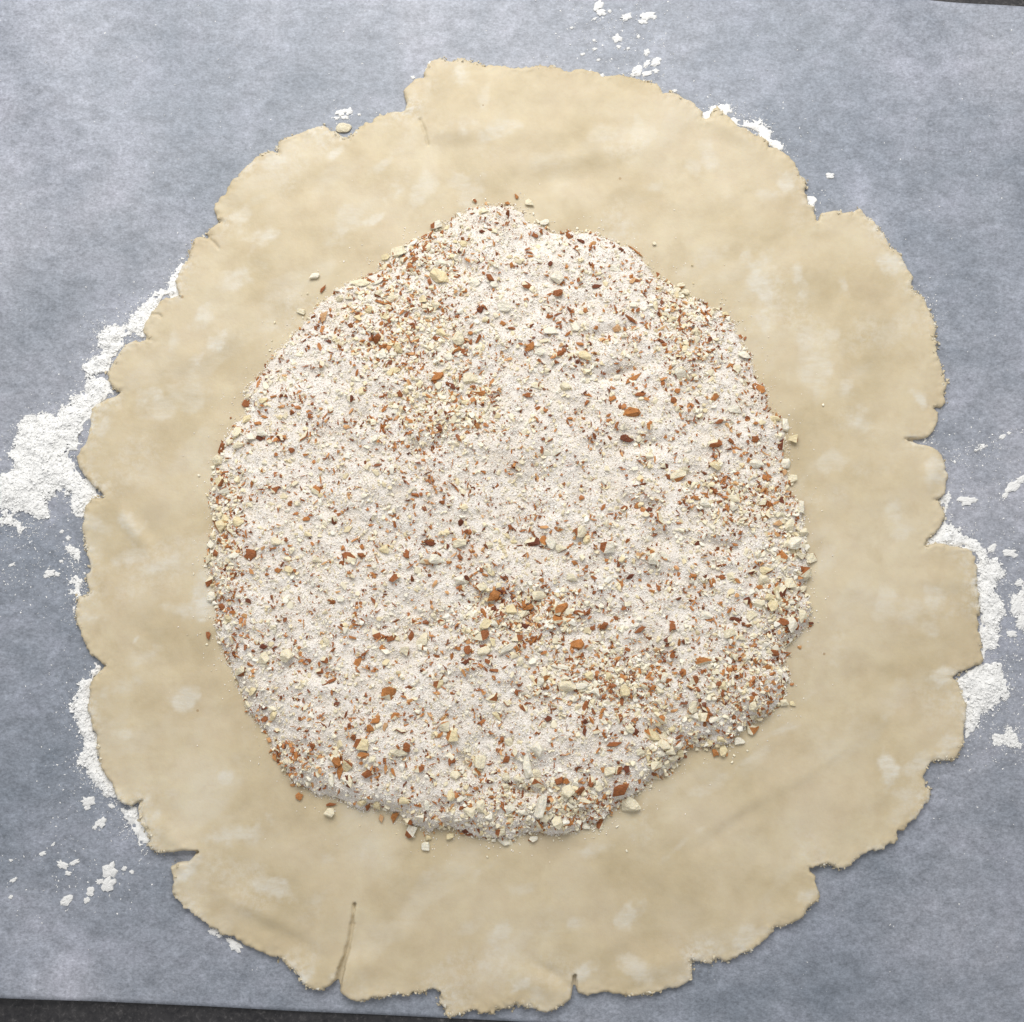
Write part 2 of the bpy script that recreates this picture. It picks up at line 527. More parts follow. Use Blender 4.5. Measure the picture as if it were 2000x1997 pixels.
# ------------------------------------------------------------------ outlines studied in the photograph
DOUGH_PX = (
    win(0, 0, [(820, 1838), (772, 1775), (790, 1740), (815, 1680), (870, 1622), (900, 1602), (965, 1592), (950, 1560), (945, 1520), (960, 1480), (985, 1440),
               (1010, 1420), (1020, 1370), (1035, 1320), (1050, 1285), (1085, 1275), (1118, 1290), (1130, 1282), (1115, 1266), (1125, 1240), (1150, 1215),
               (1200, 1200), (1175, 1190), (1165, 1165), (1155, 1130), (1155, 1105), (1190, 1065), (1215, 1050), (1230, 1020), (1260, 970), (1280, 960),
               (1290, 935), (1340, 890), (1380, 850), (1420, 828), (1460, 822), (1500, 828), (1495, 795), (1500, 765), (1530, 755), (1600, 725),
               (1660, 705), (1710, 690), (1740, 683), (1765, 697), (1785, 718), (1840, 722), (1885, 748), (1895, 715)])
    + win(650, 0, [(140, 690), (215, 660), (255, 635), (310, 612), (385, 600), (402, 570), (392, 540), (380, 500), (395, 480), (415, 455), (440, 430),
                   (490, 425), (495, 395), (510, 350), (540, 330), (590, 325), (635, 338), (660, 322), (700, 318), (760, 330), (800, 345), (860, 352),
                   (930, 360), (1000, 365), (1050, 372), (1120, 372), (1200, 378), (1290, 382), (1330, 378), (1390, 385), (1430, 400), (1460, 415),
                   (1530, 408), (1590, 415), (1650, 430), (1700, 445), (1745, 460), (1760, 485), (1775, 512)])
    + win(1300, 0, [(40, 500), (80, 525), (140, 560), (175, 590), (198, 612), (190, 642), (215, 648), (235, 640), (250, 610), (270, 590), (295, 605),
                    (330, 640), (380, 670), (440, 705), (500, 735), (560, 770), (550, 795), (600, 810), (640, 830), (680, 860), (695, 900), (712, 920),
                    (720, 945), (745, 960), (755, 1000), (748, 1040), (765, 1075), (795, 1110), (800, 1140), (812, 1188), (850, 1150), (890, 1145),
                    (940, 1140), (950, 1150), (1000, 1150), (1040, 1125), (1075, 1165), (1110, 1190), (1150, 1240), (1185, 1290), (1215, 1345),
                    (1235, 1345), (1260, 1380), (1290, 1420), (1310, 1460), (1330, 1505), (1320, 1530), (1340, 1570), (1370, 1595), (1395, 1620),
                    (1410, 1660), (1430, 1700), (1445, 1750), (1450, 1800), (1440, 1812), (1455, 1850), (1460, 1925)])
    + win(1300, 650, [(1475, 180), (1495, 240), (1500, 300), (1505, 380), (1490, 402), (1440, 405), (1435, 412), (1470, 425), (1460, 480), (1440, 530),
                      (1410, 565), (1360, 578), (1315, 576), (1352, 600), (1400, 608), (1450, 625), (1480, 660), (1495, 690), (1505, 720), (1512, 780),
                      (1510, 840), (1490, 875), (1450, 900), (1470, 920), (1490, 950), (1505, 975), (1490, 1020), (1450, 1080), (1420, 1110),
                      (1395, 1145), (1450, 1132), (1530, 1145), (1600, 1160), (1650, 1175), (1665, 1200), (1668, 1260), (1672, 1330), (1665, 1390),
                      (1680, 1420), (1675, 1480), (1675, 1540), (1690, 1600), (1700, 1660), (1708, 1740), (1712, 1770), (1680, 1790), (1610, 1815),
                      (1575, 1825), (1540, 1858), (1560, 1880)])
    + win(1300, 1297, [(1580, 140), (1600, 185), (1620, 220), (1610, 260), (1605, 320), (1600, 380), (1590, 440), (1570, 490), (1540, 525), (1510, 535),
                       (1475, 520), (1460, 510), (1420, 530), (1395, 580), (1380, 600), (1395, 620), (1390, 655), (1415, 680), (1410, 720), (1390, 750),
                       (1375, 785), (1340, 825), (1310, 850), (1280, 875), (1225, 910), (1220, 945), (1190, 980), (1160, 995), (1110, 1005), (1070, 1020),
                       (1040, 1045), (990, 1080), (950, 1098), (900, 1090), (865, 1075), (820, 1080), (790, 1105), (765, 1090), (790, 1130), (800, 1170),
                       (820, 1220), (825, 1245), (800, 1280), (750, 1320), (740, 1350), (700, 1380), (665, 1390), (640, 1405), (610, 1410), (575, 1415),
                       (580, 1440), (540, 1470), (500, 1500), (465, 1530), (420, 1550), (380, 1570), (340, 1595), (310, 1590), (270, 1580), (240, 1610),
                       (200, 1600), (150, 1595), (135, 1580), (145, 1640), (140, 1690), (110, 1720), (60, 1735)])
    + win(650, 1297, [(1760, 1760), (1700, 1770), (1620, 1780), (1540, 1775), (1480, 1760), (1430, 1765), (1370, 1780), (1320, 1765), (1308, 1740),
                      (1303, 1695), (1292, 1740), (1280, 1800), (1230, 1830), (1190, 1865), (1150, 1875), (1100, 1855), (1060, 1840), (1000, 1828),
                      (950, 1835), (900, 1845), (850, 1860), (800, 1868), (755, 1860), (720, 1875), (680, 1888), (640, 1890), (600, 1870), (580, 1840),
                      (575, 1800), (570, 1760), (545, 1745), (510, 1765), (460, 1780), (400, 1785), (330, 1780), (270, 1790), (215, 1780), (190, 1800),
                      (130, 1808), (80, 1790), (45, 1760), (38, 1720)])
    + win(0, 1297, [(1818, 1690), (1780, 1725), (1720, 1750), (1660, 1730), (1620, 1690),
                    (1600, 1650), (1560, 1610), (1500, 1580), (1430, 1560), (1380, 1535), (1320, 1510), (1260, 1470), (1200, 1445), (1130, 1415),
                    (1075, 1360), (1050, 1345), (1000, 1310), (950, 1260), (935, 1225), (945, 1170), (930, 1120), (925, 1085), (960, 1065), (1020, 1060),
                    (1050, 1030), (1062, 1013), (1000, 1000), (940, 1010), (870, 1020), (840, 1005), (810, 970), (815, 930), (790, 890), (770, 860),
                    (752, 800), (750, 760), (765, 733), (720, 765), (690, 760), (660, 740), (640, 710), (600, 640), (560, 570), (540, 510), (525, 450),
                    (535, 395), (510, 360), (490, 300), (478, 230), (490, 150), (500, 80), (530, 40)])
    + win(0, 650, [(572, 1792), (530, 1765), (490, 1740), (470, 1690), (445, 1630), (420, 1570), (410, 1520), (410, 1470), (425, 1420), (460, 1400),
                   (490, 1395), (470, 1350), (465, 1310), (490, 1280), (480, 1220), (465, 1170), (460, 1110), (450, 1050), (460, 980), (470, 930),
                   (500, 895), (560, 885), (540, 850), (500, 820), (455, 775), (430, 720), (415, 670), (440, 630), (480, 580), (490, 520), (495, 460),
                   (500, 410), (540, 380), (600, 350), (652, 325), (620, 310), (590, 270), (580, 220), (610, 180), (640, 130), (665, 80), (700, 57), (760, 57)])
)

F = 2000 / 1932.0
FILL_PX = [(x * F, y * F) for x, y in [
    (880, 398), (930, 378), (968, 385), (1000, 425), (1060, 435), (1140, 445), (1190, 465), (1230, 500), (1280, 545), (1340, 580), (1385, 610), (1408, 660), (1430, 720),
    (1455, 770), (1488, 805), (1480, 850), (1490, 900), (1510, 950), (1520, 1010), (1525, 1070), (1523, 1120), (1518, 1180), (1488, 1220), (1490, 1280),
    (1470, 1330), (1425, 1365), (1380, 1405), (1300, 1420), (1250, 1460), (1200, 1500), (1140, 1545), (1060, 1570), (950, 1577), (870, 1572), (780, 1555),
    (720, 1535), (620, 1505), (560, 1475), (530, 1440), (510, 1390), (470, 1330), (440, 1270), (415, 1190), (398, 1110), (397, 1030), (402, 960), (407, 880),
    (425, 830), (460, 780), (470, 730), (510, 680), (560, 620), (600, 570), (650, 540), (720, 500), (760, 470), (830, 430)]]

# ------------------------------------------------------------------ countertop and paper
paper_corners = [ground(-420, 1925, 0.002), ground(2500, 2075, 0.002), ground(2420, 55, 0.002), ground(-420, -210, 0.002)]
# paper edges as seen: far edge passes (1822,0)-(2000,17), near edge passes (0,1953)-(700,1988)
sd_dough = sdf(to_world(DOUGH_PX, 0.001), 0.04)
rough_edge = fbm(XX, YY, 0.0055, 4, 5, 0.72) * 0.00075 + perlin(XX / 0.016, YY / 0.016, 9) * 0.0004
ragged = smooth(-0.2, 0.6, perlin(XX / 0.03, YY / 0.03, 21))
# tears: centre line and half widths of the gap; cut as steep-walled clefts down to the paper
TEARS = [(win(0, 1297, [(1908, 1294), (1903, 1330), (1896, 1400)]), 0.00012), (win(0, 1297, [(1896, 1400), (1889, 1440), (1882, 1490), (1871, 1530)]), 0.00030),
         (win(0, 1297, [(1871, 1530), (1862, 1570), (1850, 1600), (1840, 1640)]), 0.00050), (win(0, 1297, [(1840, 1640), (1830, 1680), (1822, 1730)]), 0.00085),
         (win(650, 1297, [(1302, 1680), (1298, 1790)]), 0.00035), (win(1300, 650, [(1312, 576), (1370, 582)]), 0.00030), (win(0, 1297, [(1064, 1013), (1000, 1018)]), 0.0003)]
tear_d = [line_dist(to_world(p, 0.002)) for p, _ in TEARS]
calm = smooth(0.0015, 0.007, np.minimum.reduce(tear_d))
sd_dough = sd_dough + rough_edge * (0.5 + 1.1 * ragged) * (0.25 + 0.75 * calm)
cleft = np.zeros((N, N))
for (p, w), dl in zip(TEARS, tear_d):
    wob = dl + 0.00022 * perlin(XX / 0.0035, YY / 0.0035, 15)
    cleft = np.maximum(cleft, 1 - smooth(w, w + 0.0007, wob))



def paper_z(x, y):
    """slow ripples of the sheet, lying flat under the dough"""
    z = 0.0005 + 0.00022 * perlin(x / 0.05, y / 0.05, 40)
    d = np.hypot(x + 0.0, y - 0.005)
    free = smooth(0.165, 0.27, d)
    w = perlin((x * 0.80 + y * 0.60) / 0.055, (x * -0.60 + y * 0.80) / 0.16, 44) + 0.5 * perlin(x / 0.045, y / 0.045, 47)
    return z + free * (0.0016 + 0.0026 * w).clip(0.0, None)


MOTTLE = [(330, 430, 420, 90, 40, .7), (60, 620, 160, 120, 20, .5), (150, 150, 220, 200, 0, -.5), (560, 60, 200, 80, 0, -.25), (1620, 170, 220, 120, -10, -.35), (1700, 420, 90, 200, 20, -.4), (1560, 260, 90, 60, 0, .45),
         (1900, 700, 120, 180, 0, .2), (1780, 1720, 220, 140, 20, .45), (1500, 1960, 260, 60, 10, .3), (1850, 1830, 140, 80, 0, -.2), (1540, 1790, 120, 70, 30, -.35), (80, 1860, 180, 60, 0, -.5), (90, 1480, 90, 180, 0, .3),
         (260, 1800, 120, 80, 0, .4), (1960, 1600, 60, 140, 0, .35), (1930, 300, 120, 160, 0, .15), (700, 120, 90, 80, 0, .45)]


def build_paper():
    nx, ny = 330, 260
    (ax, ay), (bx, by), (cx, cy), (dx, dy) = [(float(p[0]), float(p[1])) for p in paper_corners]
    u, v = np.meshgrid(np.linspace(0, 1, nx), np.linspace(0, 1, ny))
    x = (1 - v) * ((1 - u) * ax + u * bx) + v * ((1 - u) * dx + u * cx)
    y = (1 - v) * ((1 - u) * ay + u * by) + v * ((1 - u) * dy + u * cy)
    z = paper_z(x, y)
    # broad paper tone: random clouding plus hand-placed darker and paler patches
    mottle = 0.25 * fbm(x, y, 0.06, 3, 52)
    for px, py, a, b, ang, w in MOTTLE:
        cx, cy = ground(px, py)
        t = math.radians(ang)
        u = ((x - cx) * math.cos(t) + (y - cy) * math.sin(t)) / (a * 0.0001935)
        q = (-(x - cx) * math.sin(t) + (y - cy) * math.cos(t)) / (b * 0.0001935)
        mottle = mottle + w * np.exp(-(u * u + q * q))
    mottle = np.clip(mottle, -1, 1).reshape(-1)
    V = np.stack([x, y, z], 2).reshape(-1, 3)
    V2 = V.copy(); V2[:, 2] -= 0.00012
    i = np.arange(nx * ny).reshape(ny, nx)
    Q = np.stack([i[:-1, :-1], i[:-1, 1:], i[1:, 1:], i[1:, :-1]], 2).reshape(-1, 4)
    n0 = nx * ny
    Q2 = Q[:, ::-1] + n0
    side = []
    for row in (i[0], i[:, -1], i[-1, ::-1], i[::-1, 0]):
        a, b = row[:-1], row[1:]
        side.append(np.stack([b, a, a + n0, b + n0], 1))
    Q = np.concatenate([Q, Q2] + side)
    me = mesh_np('parchment_paper', np.concatenate([V, V2]), Q.ravel(), np.arange(len(Q)) * 4, np.full(len(Q), 4), [PAPER], True, {'mottle': np.concatenate([mottle, mottle])})
    o = link('parchment_paper', me)
    tag(o, 'pale blue-grey sheet of parchment paper lying under the rolled dough', 'paper')


build_paper()


def build_counter():
    bm = bmesh.new()
    bmesh.ops.create_cube(bm, size=1.0)
    for v in bm.verts:
        v.co = (v.co.x * 1.3, v.co.y * 0.75, v.co.z * 0.03 - 0.0152)
    bmesh.ops.bevel(bm, geom=bm.edges[:], offset=0.002, segments=2, affect='EDGES')
    me = bpy.data.meshes.new('countertop')
    bm.to_mesh(me); bm.free()
    me.materials.append(COUNTER)
    o = link('countertop', me)
    tag(o, kind='structure')


build_counter()
PZ = paper_z(XX, YY)

# ------------------------------------------------------------------ dough sheet
# pale butter streaks and floury smears: (window x, window y, half length, half width, angle, strength)
BUTTER = {
    (0, 0): [(1800, 830, 45, 30, 20, .9), (1470, 870, 60, 40, 20, .6), (1310, 1150, 40, 60, 70, .6), (1400, 1280, 120, 60, -10, .8), (1290, 1520, 80, 70, 0, .7),
             (1110, 1680, 70, 40, 40, .9), (920, 1850, 40, 70, 80, .6), (1130, 1870, 80, 40, 50, .9), (1390, 1060, 50, 25, 20, .5), (1850, 1200, 50, 40, 60, .4), (1800, 1290, 60, 40, 70, .4)],
    (650, 0): [(690, 390, 50, 60, 90, .8), (690, 690, 70, 60, 0, .6), (910, 690, 70, 60, 20, .6), (820, 540, 30, 70, 80, .4), (20, 830, 40, 30, 0, .8), (350, 1030, 40, 95, 60, 1.0),
               (470, 1020, 50, 115, 60, .55), (280, 870, 90, 30, 40, .5), (220, 1180, 60, 25, 30, .85), (700, 1050, 80, 120, 70, .5), (60, 1230, 60, 110, 60, .5),
               (1650, 720, 100, 50, 0, .4), (1720, 1000, 40, 30, 0, .4), (1200, 850, 150, 40, 10, .3), (1640, 640, 20, 60, -60, .4), (1440, 720, 50, 40, 0, .35)],
    (1300, 0): [(510, 1520, 75, 180, 97, .75), (710, 1490, 40, 100, 100, .75), (960, 1520, 25, 60, -75, .5), (240, 830, 50, 60, -60, .5), (140, 900, 30, 60, -60, .4),
                (240, 1370, 70, 50, 0, .4), (1220, 1410, 70, 60, -40, .95), (660, 980, 40, 55, -60, .8), (770, 1850, 80, 120, 80, .5), (900, 1800, 40, 40, 0, .5),
                (560, 1050, 60, 40, 0, .4), (780, 1100, 60, 50, -50, .5)],
    (1300, 650): [(790, 170, 80, 150, 85, .6), (980, 300, 40, 50, 80, .6), (1030, 480, 100, 60, -45, .7), (1380, 360, 50, 30, -40, .8), (920, 700, 80, 50, 0, .5),
                  (1440, 770, 60, 80, 80, .7), (1230, 960, 40, 80, 90, .5), (1270, 1080, 40, 60, 60, .5), (1170, 1450, 70, 80, 60, .5), (1320, 1510, 50, 100, -70, .5),
                  (1460, 1450, 50, 90, 80, .7), (1420, 1600, 60, 40, -40, .5), (1500, 1860, 60, 50, 0, .9), (870, 1220, 40, 80, 60, .4)],
    (1300, 1297): [(1190, 570, 48, 58, 80, 1.0), (1540, 420, 40, 50, 0, .8), (1500, 490, 40, 30, 0, .8), (1360, 540, 50, 50, 0, .6), (1300, 700, 60, 30, 0, .6),
                   (1250, 820, 80, 40, 40, .4), (780, 1230, 50, 45, 0, .9), (430, 1470, 90, 55, 30, .8), (530, 1430, 50, 30, 0, .6), (1240, 200, 60, 80, 70, .4),
                   (100, 960, 110, 18, 40, .5), (200, 670, 160, 25, 25, .45), (620, 360, 130, 22, 20, .45), (480, 500, 110, 22, 35, .45), (780, 170, 80, 22, 30, .4)],
    (650, 1297): [(880, 1460, 60, 50, 30, .7), (1290, 1400, 40, 40, 0, .6), (1610, 1360, 80, 50, 30, .8), (1420, 1000, 80, 40, 20, .6), (1640, 1650, 110, 50, -5, .7),
                  (1345, 1650, 40, 50, 0, .8), (990, 1750, 60, 25, 30, .95), (1100, 1780, 50, 30, -30, .5), (780, 1120, 40, 30, 0, .4), (1050, 1200, 100, 40, 10, .4), (740, 1430, 50, 40, 0, .4)],
    (0, 1297): [(1010, 180, 60, 55, 0, .8), (1200, 620, 70, 50, 20, .8), (930, 700, 50, 30, 0, .5), (650, 400, 90, 50, 0, .7), (820, 830, 40, 30, 0, .7), (1280, 920, 110, 55, 20, .8),
                (1010, 1110, 60, 50, 0, .9), (1460, 1210, 90, 50, -20, .8), (700, 100, 130, 40, 20, .5), (1640, 1690, 40, 50, 0, .9), (1790, 1680, 30, 40, 0, .9),
                (1760, 1060, 60, 40, 0, .4), (1700, 1270, 50, 25, 30, .4)],
    (0, 650): [(820, 330, 80, 50, 0, .8), (1010, 300, 150, 90, 0, .45), (860, 400, 100, 60, 0, .5), (550, 510, 40, 40, 0, .6), (520, 1030, 80, 40, -20, .6), (700, 1040, 55, 80, -50, .75),
               (700, 1220, 60, 50, 0, .6), (860, 1250, 100, 40, 20, .6), (1090, 1420, 60, 95, -70, 1.0), (970, 1490, 80, 40, 0, .7), (490, 1530, 80, 35, 5, .95), (730, 1650, 18, 14, 0, 1.0),
               (480, 1240, 20, 80, 85, .6), (760, 1760, 80, 40, 30, .5), (1110, 1330, 60, 60, 0, .4)],
}


def blob(F, px, py, a, b, ang, val, z=0.003, add=False):
    """soft elliptic patch written into a grid; a, b half sizes in photo pixels"""
    if b > a:
        a, b = b, a
    cx, cy = ground(px, py, z)
    m = 0.0001935
    a, b = a * m, b * m
    R = a * 2.2
    c0 = max(0, int((cx - R - X0) / STEP)); c1 = min(N, int((cx + R - X0) / STEP) + 2)
    r0 = max(0, int((cy - R - X0) / STEP)); r1 = min(N, int((cy + R - X0) / STEP) + 2)
    if c1 <= c0 or r1 <= r0:
        return
    x, y = XX[r0:r1, c0:c1] - cx, YY[r0:r1, c0:c1] - cy
    t = math.radians(ang)
    u = (x * math.cos(t) + y * math.sin(t)) / a
    v = (-x * math.sin(t) + y * math.cos(t)) / b
    q = np.sqrt(u * u + v * v)
    if add:
        g = np.exp(-1.6 * q * q) * val
    else:
        q = q + 0.75 * fbm(XX[r0:r1, c0:c1], YY[r0:r1, c0:c1], 0.011, 5, 60, 0.62)
        g = (1 - smooth(0.25, 1.25, q)) * val
    if add:
        F[r0:r1, c0:c1] += g
    else:
        F[r0:r1, c0:c1] = np.maximum(F[r0:r1, c0:c1], g)


butter = np.zeros((N, N))
for (ox, oy), items in BUTTER.items():
    for x, y, a, b, ang, s in items:
        a, b = max(a, b), min(a, b)
        if a / b < 1.35:
            a, b = a * 1.3, b * 0.85
            ang = ang if ang else random.uniform(10, 60)
        blob(butter, ox + x / K7, oy + y / K7, a / K7 * 1.1, b / K7 * 1.1, ang, s * 0.80)
# fainter streaks everywhere
faint = smooth(0.28, 0.75, fbm(XX * 0.75 + YY * 0.66, (YY * 0.75 - XX * 0.66) * 2.2, 0.045, 4, 71))
butter = np.maximum(butter, faint * 0.20)

d_in = np.clip(-sd_dough, 0, None)
thick = 0.0022 + 0.0007 * fbm(XX, YY, 0.045, 3, 80) + 0.00022 * fbm(XX, YY, 0.014, 2, 90)
# thicker, slightly lifted rim towards the near side
near = smooth(0.02, -0.17, YY)
thick = thick + near * 0.0008 * np.exp(-d_in / 0.009)
lift = np.zeros((N, N))
# patched flap at the far edge
flap = sdf(to_world(win(650, 0, [(385, 600), (420, 455), (500, 420), (540, 330), (720, 320), (900, 380), (985, 480), (960, 640), (850, 760), (700, 780), (520, 770), (472, 650)]), 0.003), 0.03)
lift += 0.0007 * smooth(0.002, -0.006, flap)
# broad rolling-pin waves of the far part
for (x, y, a, b, ang, h) in [(1010, 255, 150, 40, 4, .0005), (1110, 345, 190, 34, 6, -.0006), (1150, 300, 180, 34, 8, .0005), (880, 300, 60, 40, -40, -.0006),
                             (190, 1000, 34, 60, 75, .0012), (258, 1030, 18, 52, -55, .0013), (300, 1045, 26, 46, -60, -.0006),
                             (690, 1845, 24, 80, 70, -.0007), (640, 1790, 26, 90, 75, .0007), (1060, 1925, 70, 26, -25, .0010), (1075, 1900, 40, 14, -30, -.0009),
                             (1195, 1900, 26, 50, 60, -.0008), (1270, 1890, 80, 26, 5, .0009), (500, 1780, 110, 22, -25, .0009), (560, 1830, 120, 20, -28, -.0006),
                             (1820, 930, 26, 44, 80, .0011), (1840, 1130, 60, 30, 0, .0008), (1420, 250, 90, 24, -32, .0010), (1480, 1560, 150, 18, 35, .0005),
                             (1440, 1600, 150, 18, 35, -.0005), (1560, 1520, 160, 16, 32, .0004), (340, 1640, 70, 22, -40, .0008), (700, 1890, 60, 30, 10, .0009), (230, 1560, 40, 16, -50, .0007)]:
    blob(lift, x, y, a, b, ang, h, add=True)
# grooves and tears in the surface
CRACKS = [win(650, 0, [(468, 640), (490, 690), (502, 735), (512, 775)]), win(0, 0, [(1122, 1284), (1150, 1305), (1178, 1338)]),
          win(0, 0, [(815, 1690), (850, 1688), (866, 1706)]), win(0, 1297, [(766, 735), (752, 790), (775, 850), (800, 900)]),
          win(1300, 650, [(1315, 576), (1295, 570)]),
          win(650, 0, [(100, 722), (86, 740), (60, 725)]),
          ]
groove = np.zeros((N, N))
for cpts in CRACKS:
    dl = line_dist(to_world(cpts, 0.003)) + 0.0003 * perlin(XX / 0.002, YY / 0.002, 33)
    groove = np.maximum(groove, 1 - smooth(0.0001, 0.0007, dl))
prof = np.sqrt(np.clip(1 - (1 - np.clip(d_in / 0.0014, 0, 1)) ** 2, 0, 1))
crumb = fbm(XX, YY, 0.0026, 3, 101) * np.exp(-d_in / 0.0018)
DZ = PZ + (thick + lift) * (0.45 + 0.55 * prof) + crumb * 0.0006 - groove * 0.0008
DZ = np.maximum(DZ, PZ + 0.0006)
DZ = DZ + (PZ + 0.00005 - DZ) * cleft
dust = 0.9 * np.exp(-d_in / 0.0035) * smooth(-0.1, 0.5, perlin(XX / 0.02, YY / 0.02, 120)) + 0.25 * smooth(0.2, 0.8, fbm(XX, YY, 0.03, 3, 123))
dough = sheet('rolled_dough', sd_dough, DZ, PZ - 0.00008, DOUGH, {'butter': butter, 'dust': dust})
tag(dough, 'round ragged-edged sheet of rolled beige pastry dough on the paper', 'dough')
SURF = np.where(sd_dough < 0, DZ, PZ)

# ------------------------------------------------------------------ filling mound
sd_fill = sdf(to_world(FILL_PX, 0.004), 0.06)
sd_fill = sd_fill + fbm(XX, YY, 0.016, 4, 130, 0.6) * 0.0022
fin = np.clip(-sd_fill, 0, None)
slope_len = 0.0045 + 0.020 * smooth(-0.05, 0.12, YY) + 0.002 * smooth(0.03, 0.12, np.abs(XX))
lump = fbm(XX, YY, 0.034, 3, 140, 0.55)
fine_l = fbm(XX, YY, 0.0075, 4, 150, 0.6)
MH = 0.0078 * (1 - np.exp(-fin / slope_len)) * (1 + 0.20 * lump) + 0.0009 * fine_l * smooth(0, 0.004, fin) + 0.0003
dips = np.zeros((N, N))
for x, y, a, b, ang, h in [(835, 875, 34, 22, 20, .003), (725, 675, 40, 20, 10, .0022), (1405, 1068, 46, 16, -12, .0028), (1290, 1055, 40, 18, -30, .002), (800, 1190, 90, 14, -40, .0015),
                           (1030, 1545, 46, 18, 0, .0036), (1150, 1590, 50, 16, 8, .003), (905, 1490, 46, 14, -50, .0026), (1290, 1430, 40, 20, -10, .0028), (1400, 1440, 34, 22, 40, .003),
                           (1465, 1130, 22, 60, 80, .002), (610, 1310, 40, 22, -10, .002), (900, 520, 46, 24, -30, .002), (1050, 465, 34, 20, -50, .0018), (1260, 870, 60, 18, 5, .002),
                           (640, 1555, 80, 14, -15, .0028), (760, 1585, 70, 12, -10, .0026), (1180, 650, 70, 14, 14, .0018), (1210, 730, 80, 16, 18, .0022), (1110, 1240, 50, 22, 0, .0015),
                           (960, 1180, 40, 24, 10, .0022), (1040, 1190, 44, 16, 40, .0022), (470, 930, 20, 50, 70, .0018), (1250, 990, 60, 14, -20, .002), (1430, 1470, 22, 14, 30, .002)]:
    blob(dips, x, y, a, b, ang, h, z=0.009, add=True)
MH = np.maximum(MH - dips * smooth(0.0, 0.006, fin), 0.0003)
MZ = SURF + MH
mound = sheet('nut_sugar_filling', sd_fill, MZ, SURF - 0.0002, BED, stride=2)
tag(mound, 'broad mound of white sugar mixed with chopped nuts on the dough', 'filling', kind='stuff')
TOP = np.where(sd_fill < 0, MZ, SURF)
NYG, NXG = np.gradient(TOP, STEP)


def on_surface(px, py):
    x, y = ground(px, py, 0.006)
    for _ in range(4):
        x, y = ground(px, py, sample(TOP, x, y))
    return x, y


# ------------------------------------------------------------------ nut pieces: templates
def hull_template(name, n, sq, seed, skin=None, cuts=3):
    r = random.Random(seed)
    bm = bmesh.new()
    for i in range(n):
        v = Vector((r.gauss(0, 1), r.gauss(0, 1), r.gauss(0, 1))).normalized()
        p = 1.0 / (abs(v.x) ** sq + abs(v.y) ** sq + abs(v.z) ** sq) ** (1 / sq)
        bm.verts.new(v * p * r.uniform(0.82, 1.0))
    # chopped: a few flat cuts
    ret = bmesh.ops.convex_hull(bm, input=bm.verts)
    bmesh.ops.delete(bm, geom=[e for e in ret['geom_interior'] if isinstance(e, bmesh.types.BMVert)], context='VERTS')
    for k in range(cuts):
        d = Vector((r.gauss(0, 1), r.gauss(0, 1), r.gauss(0, .6))).normalized()
        res = bmesh.ops.bisect_plane(bm, geom=bm.verts[:] + bm.edges[:] + bm.faces[:], plane_co=d * r.uniform(0.45, 0.75), plane_no=d, clear_outer=True)
        ed = [e for e in bm.edges if e.is_boundary]
        if ed:
            bmesh.ops.contextual_create(bm, geom=ed)
    bmesh.ops.remove_doubles(bm, verts=bm.verts, dist=0.06)
    bmesh.ops.dissolve_limit(bm, angle_limit=0.2, verts=bm.verts, edges=bm.edges)
    bmesh.ops.recalc_face_normals(bm, faces=bm.faces)
    lo = Vector([min(v.co[i] for v in bm.verts) for i in range(3)])
    hi = Vector([max(v.co[i] for v in bm.verts) for i in range(3)])
    for v in bm.verts:
        v.co = Vector([(v.co[i] - (lo[i] + hi[i]) / 2) / (hi[i] - lo[i]) for i in range(3)])
    bm.normal_update()
    for f in bm.faces:
        f.smooth = False
        if skin is not None:
            f.material_index = 1 if f.normal.dot(skin[0]) > skin[1] else 0
    me = bpy.data.meshes.new(name)
    bm.to_mesh(me); bm.free()
    me.materials.append(NUT); me.materials.append(SKIN)
    return me


def flake_template(name, seed):
    r = random.Random(seed)
    bm = bmesh.new()
    n = r.choice([4, 5, 5, 6, 7, 8])
    k1, k2 = r.uniform(-0.2, 0.9), r.uniform(-0.3, 0.3)
    th = r.uniform(0.14, 0.3)
    a0 = r.uniform(0, 6.28)
    ring = []
    for i in range(n):
        a = a0 + 2 * math.pi * (i + r.uniform(-0.34, 0.34)) / n
        q = r.uniform(0.26, 0.62)
        ring.append((q * math.cos(a), q * math.sin(a)))

    def zf(x, y):
        return k1 * x * x + k2 * y * y
    tops = [bm.verts.new((x, y, zf(x, y) + th)) for x, y in ring]
    bots = [bm.verts.new((x * 1.04, y * 1.04, zf(x, y) - th)) for x, y in ring]
    ct, cb = bm.verts.new((0.04, -0.03, th * r.uniform(1.0, 1.5))), bm.verts.new((0, 0, -th))
    for i in range(n):
        j = (i + 1) % n
        bm.faces.new((ct, tops[i], tops[j]))
        bm.faces.new((cb, bots[j], bots[i]))
        bm.faces.new((tops[i], bots[i], bots[j], tops[j]))
    bmesh.ops.recalc_face_normals(bm, faces=bm.faces)
    pale_under = r.random() < 0.5
    bm.normal_update()
    for f in bm.faces:
        f.smooth = f.normal.z > 0.4
        f.material_index = 0 if (pale_under and f.normal.z < -0.2) else 1
    me = bpy.data.meshes.new(name)
    bm.to_mesh(me); bm.free()
    me.materials.append(NUT); me.materials.append(SKIN)
    return me


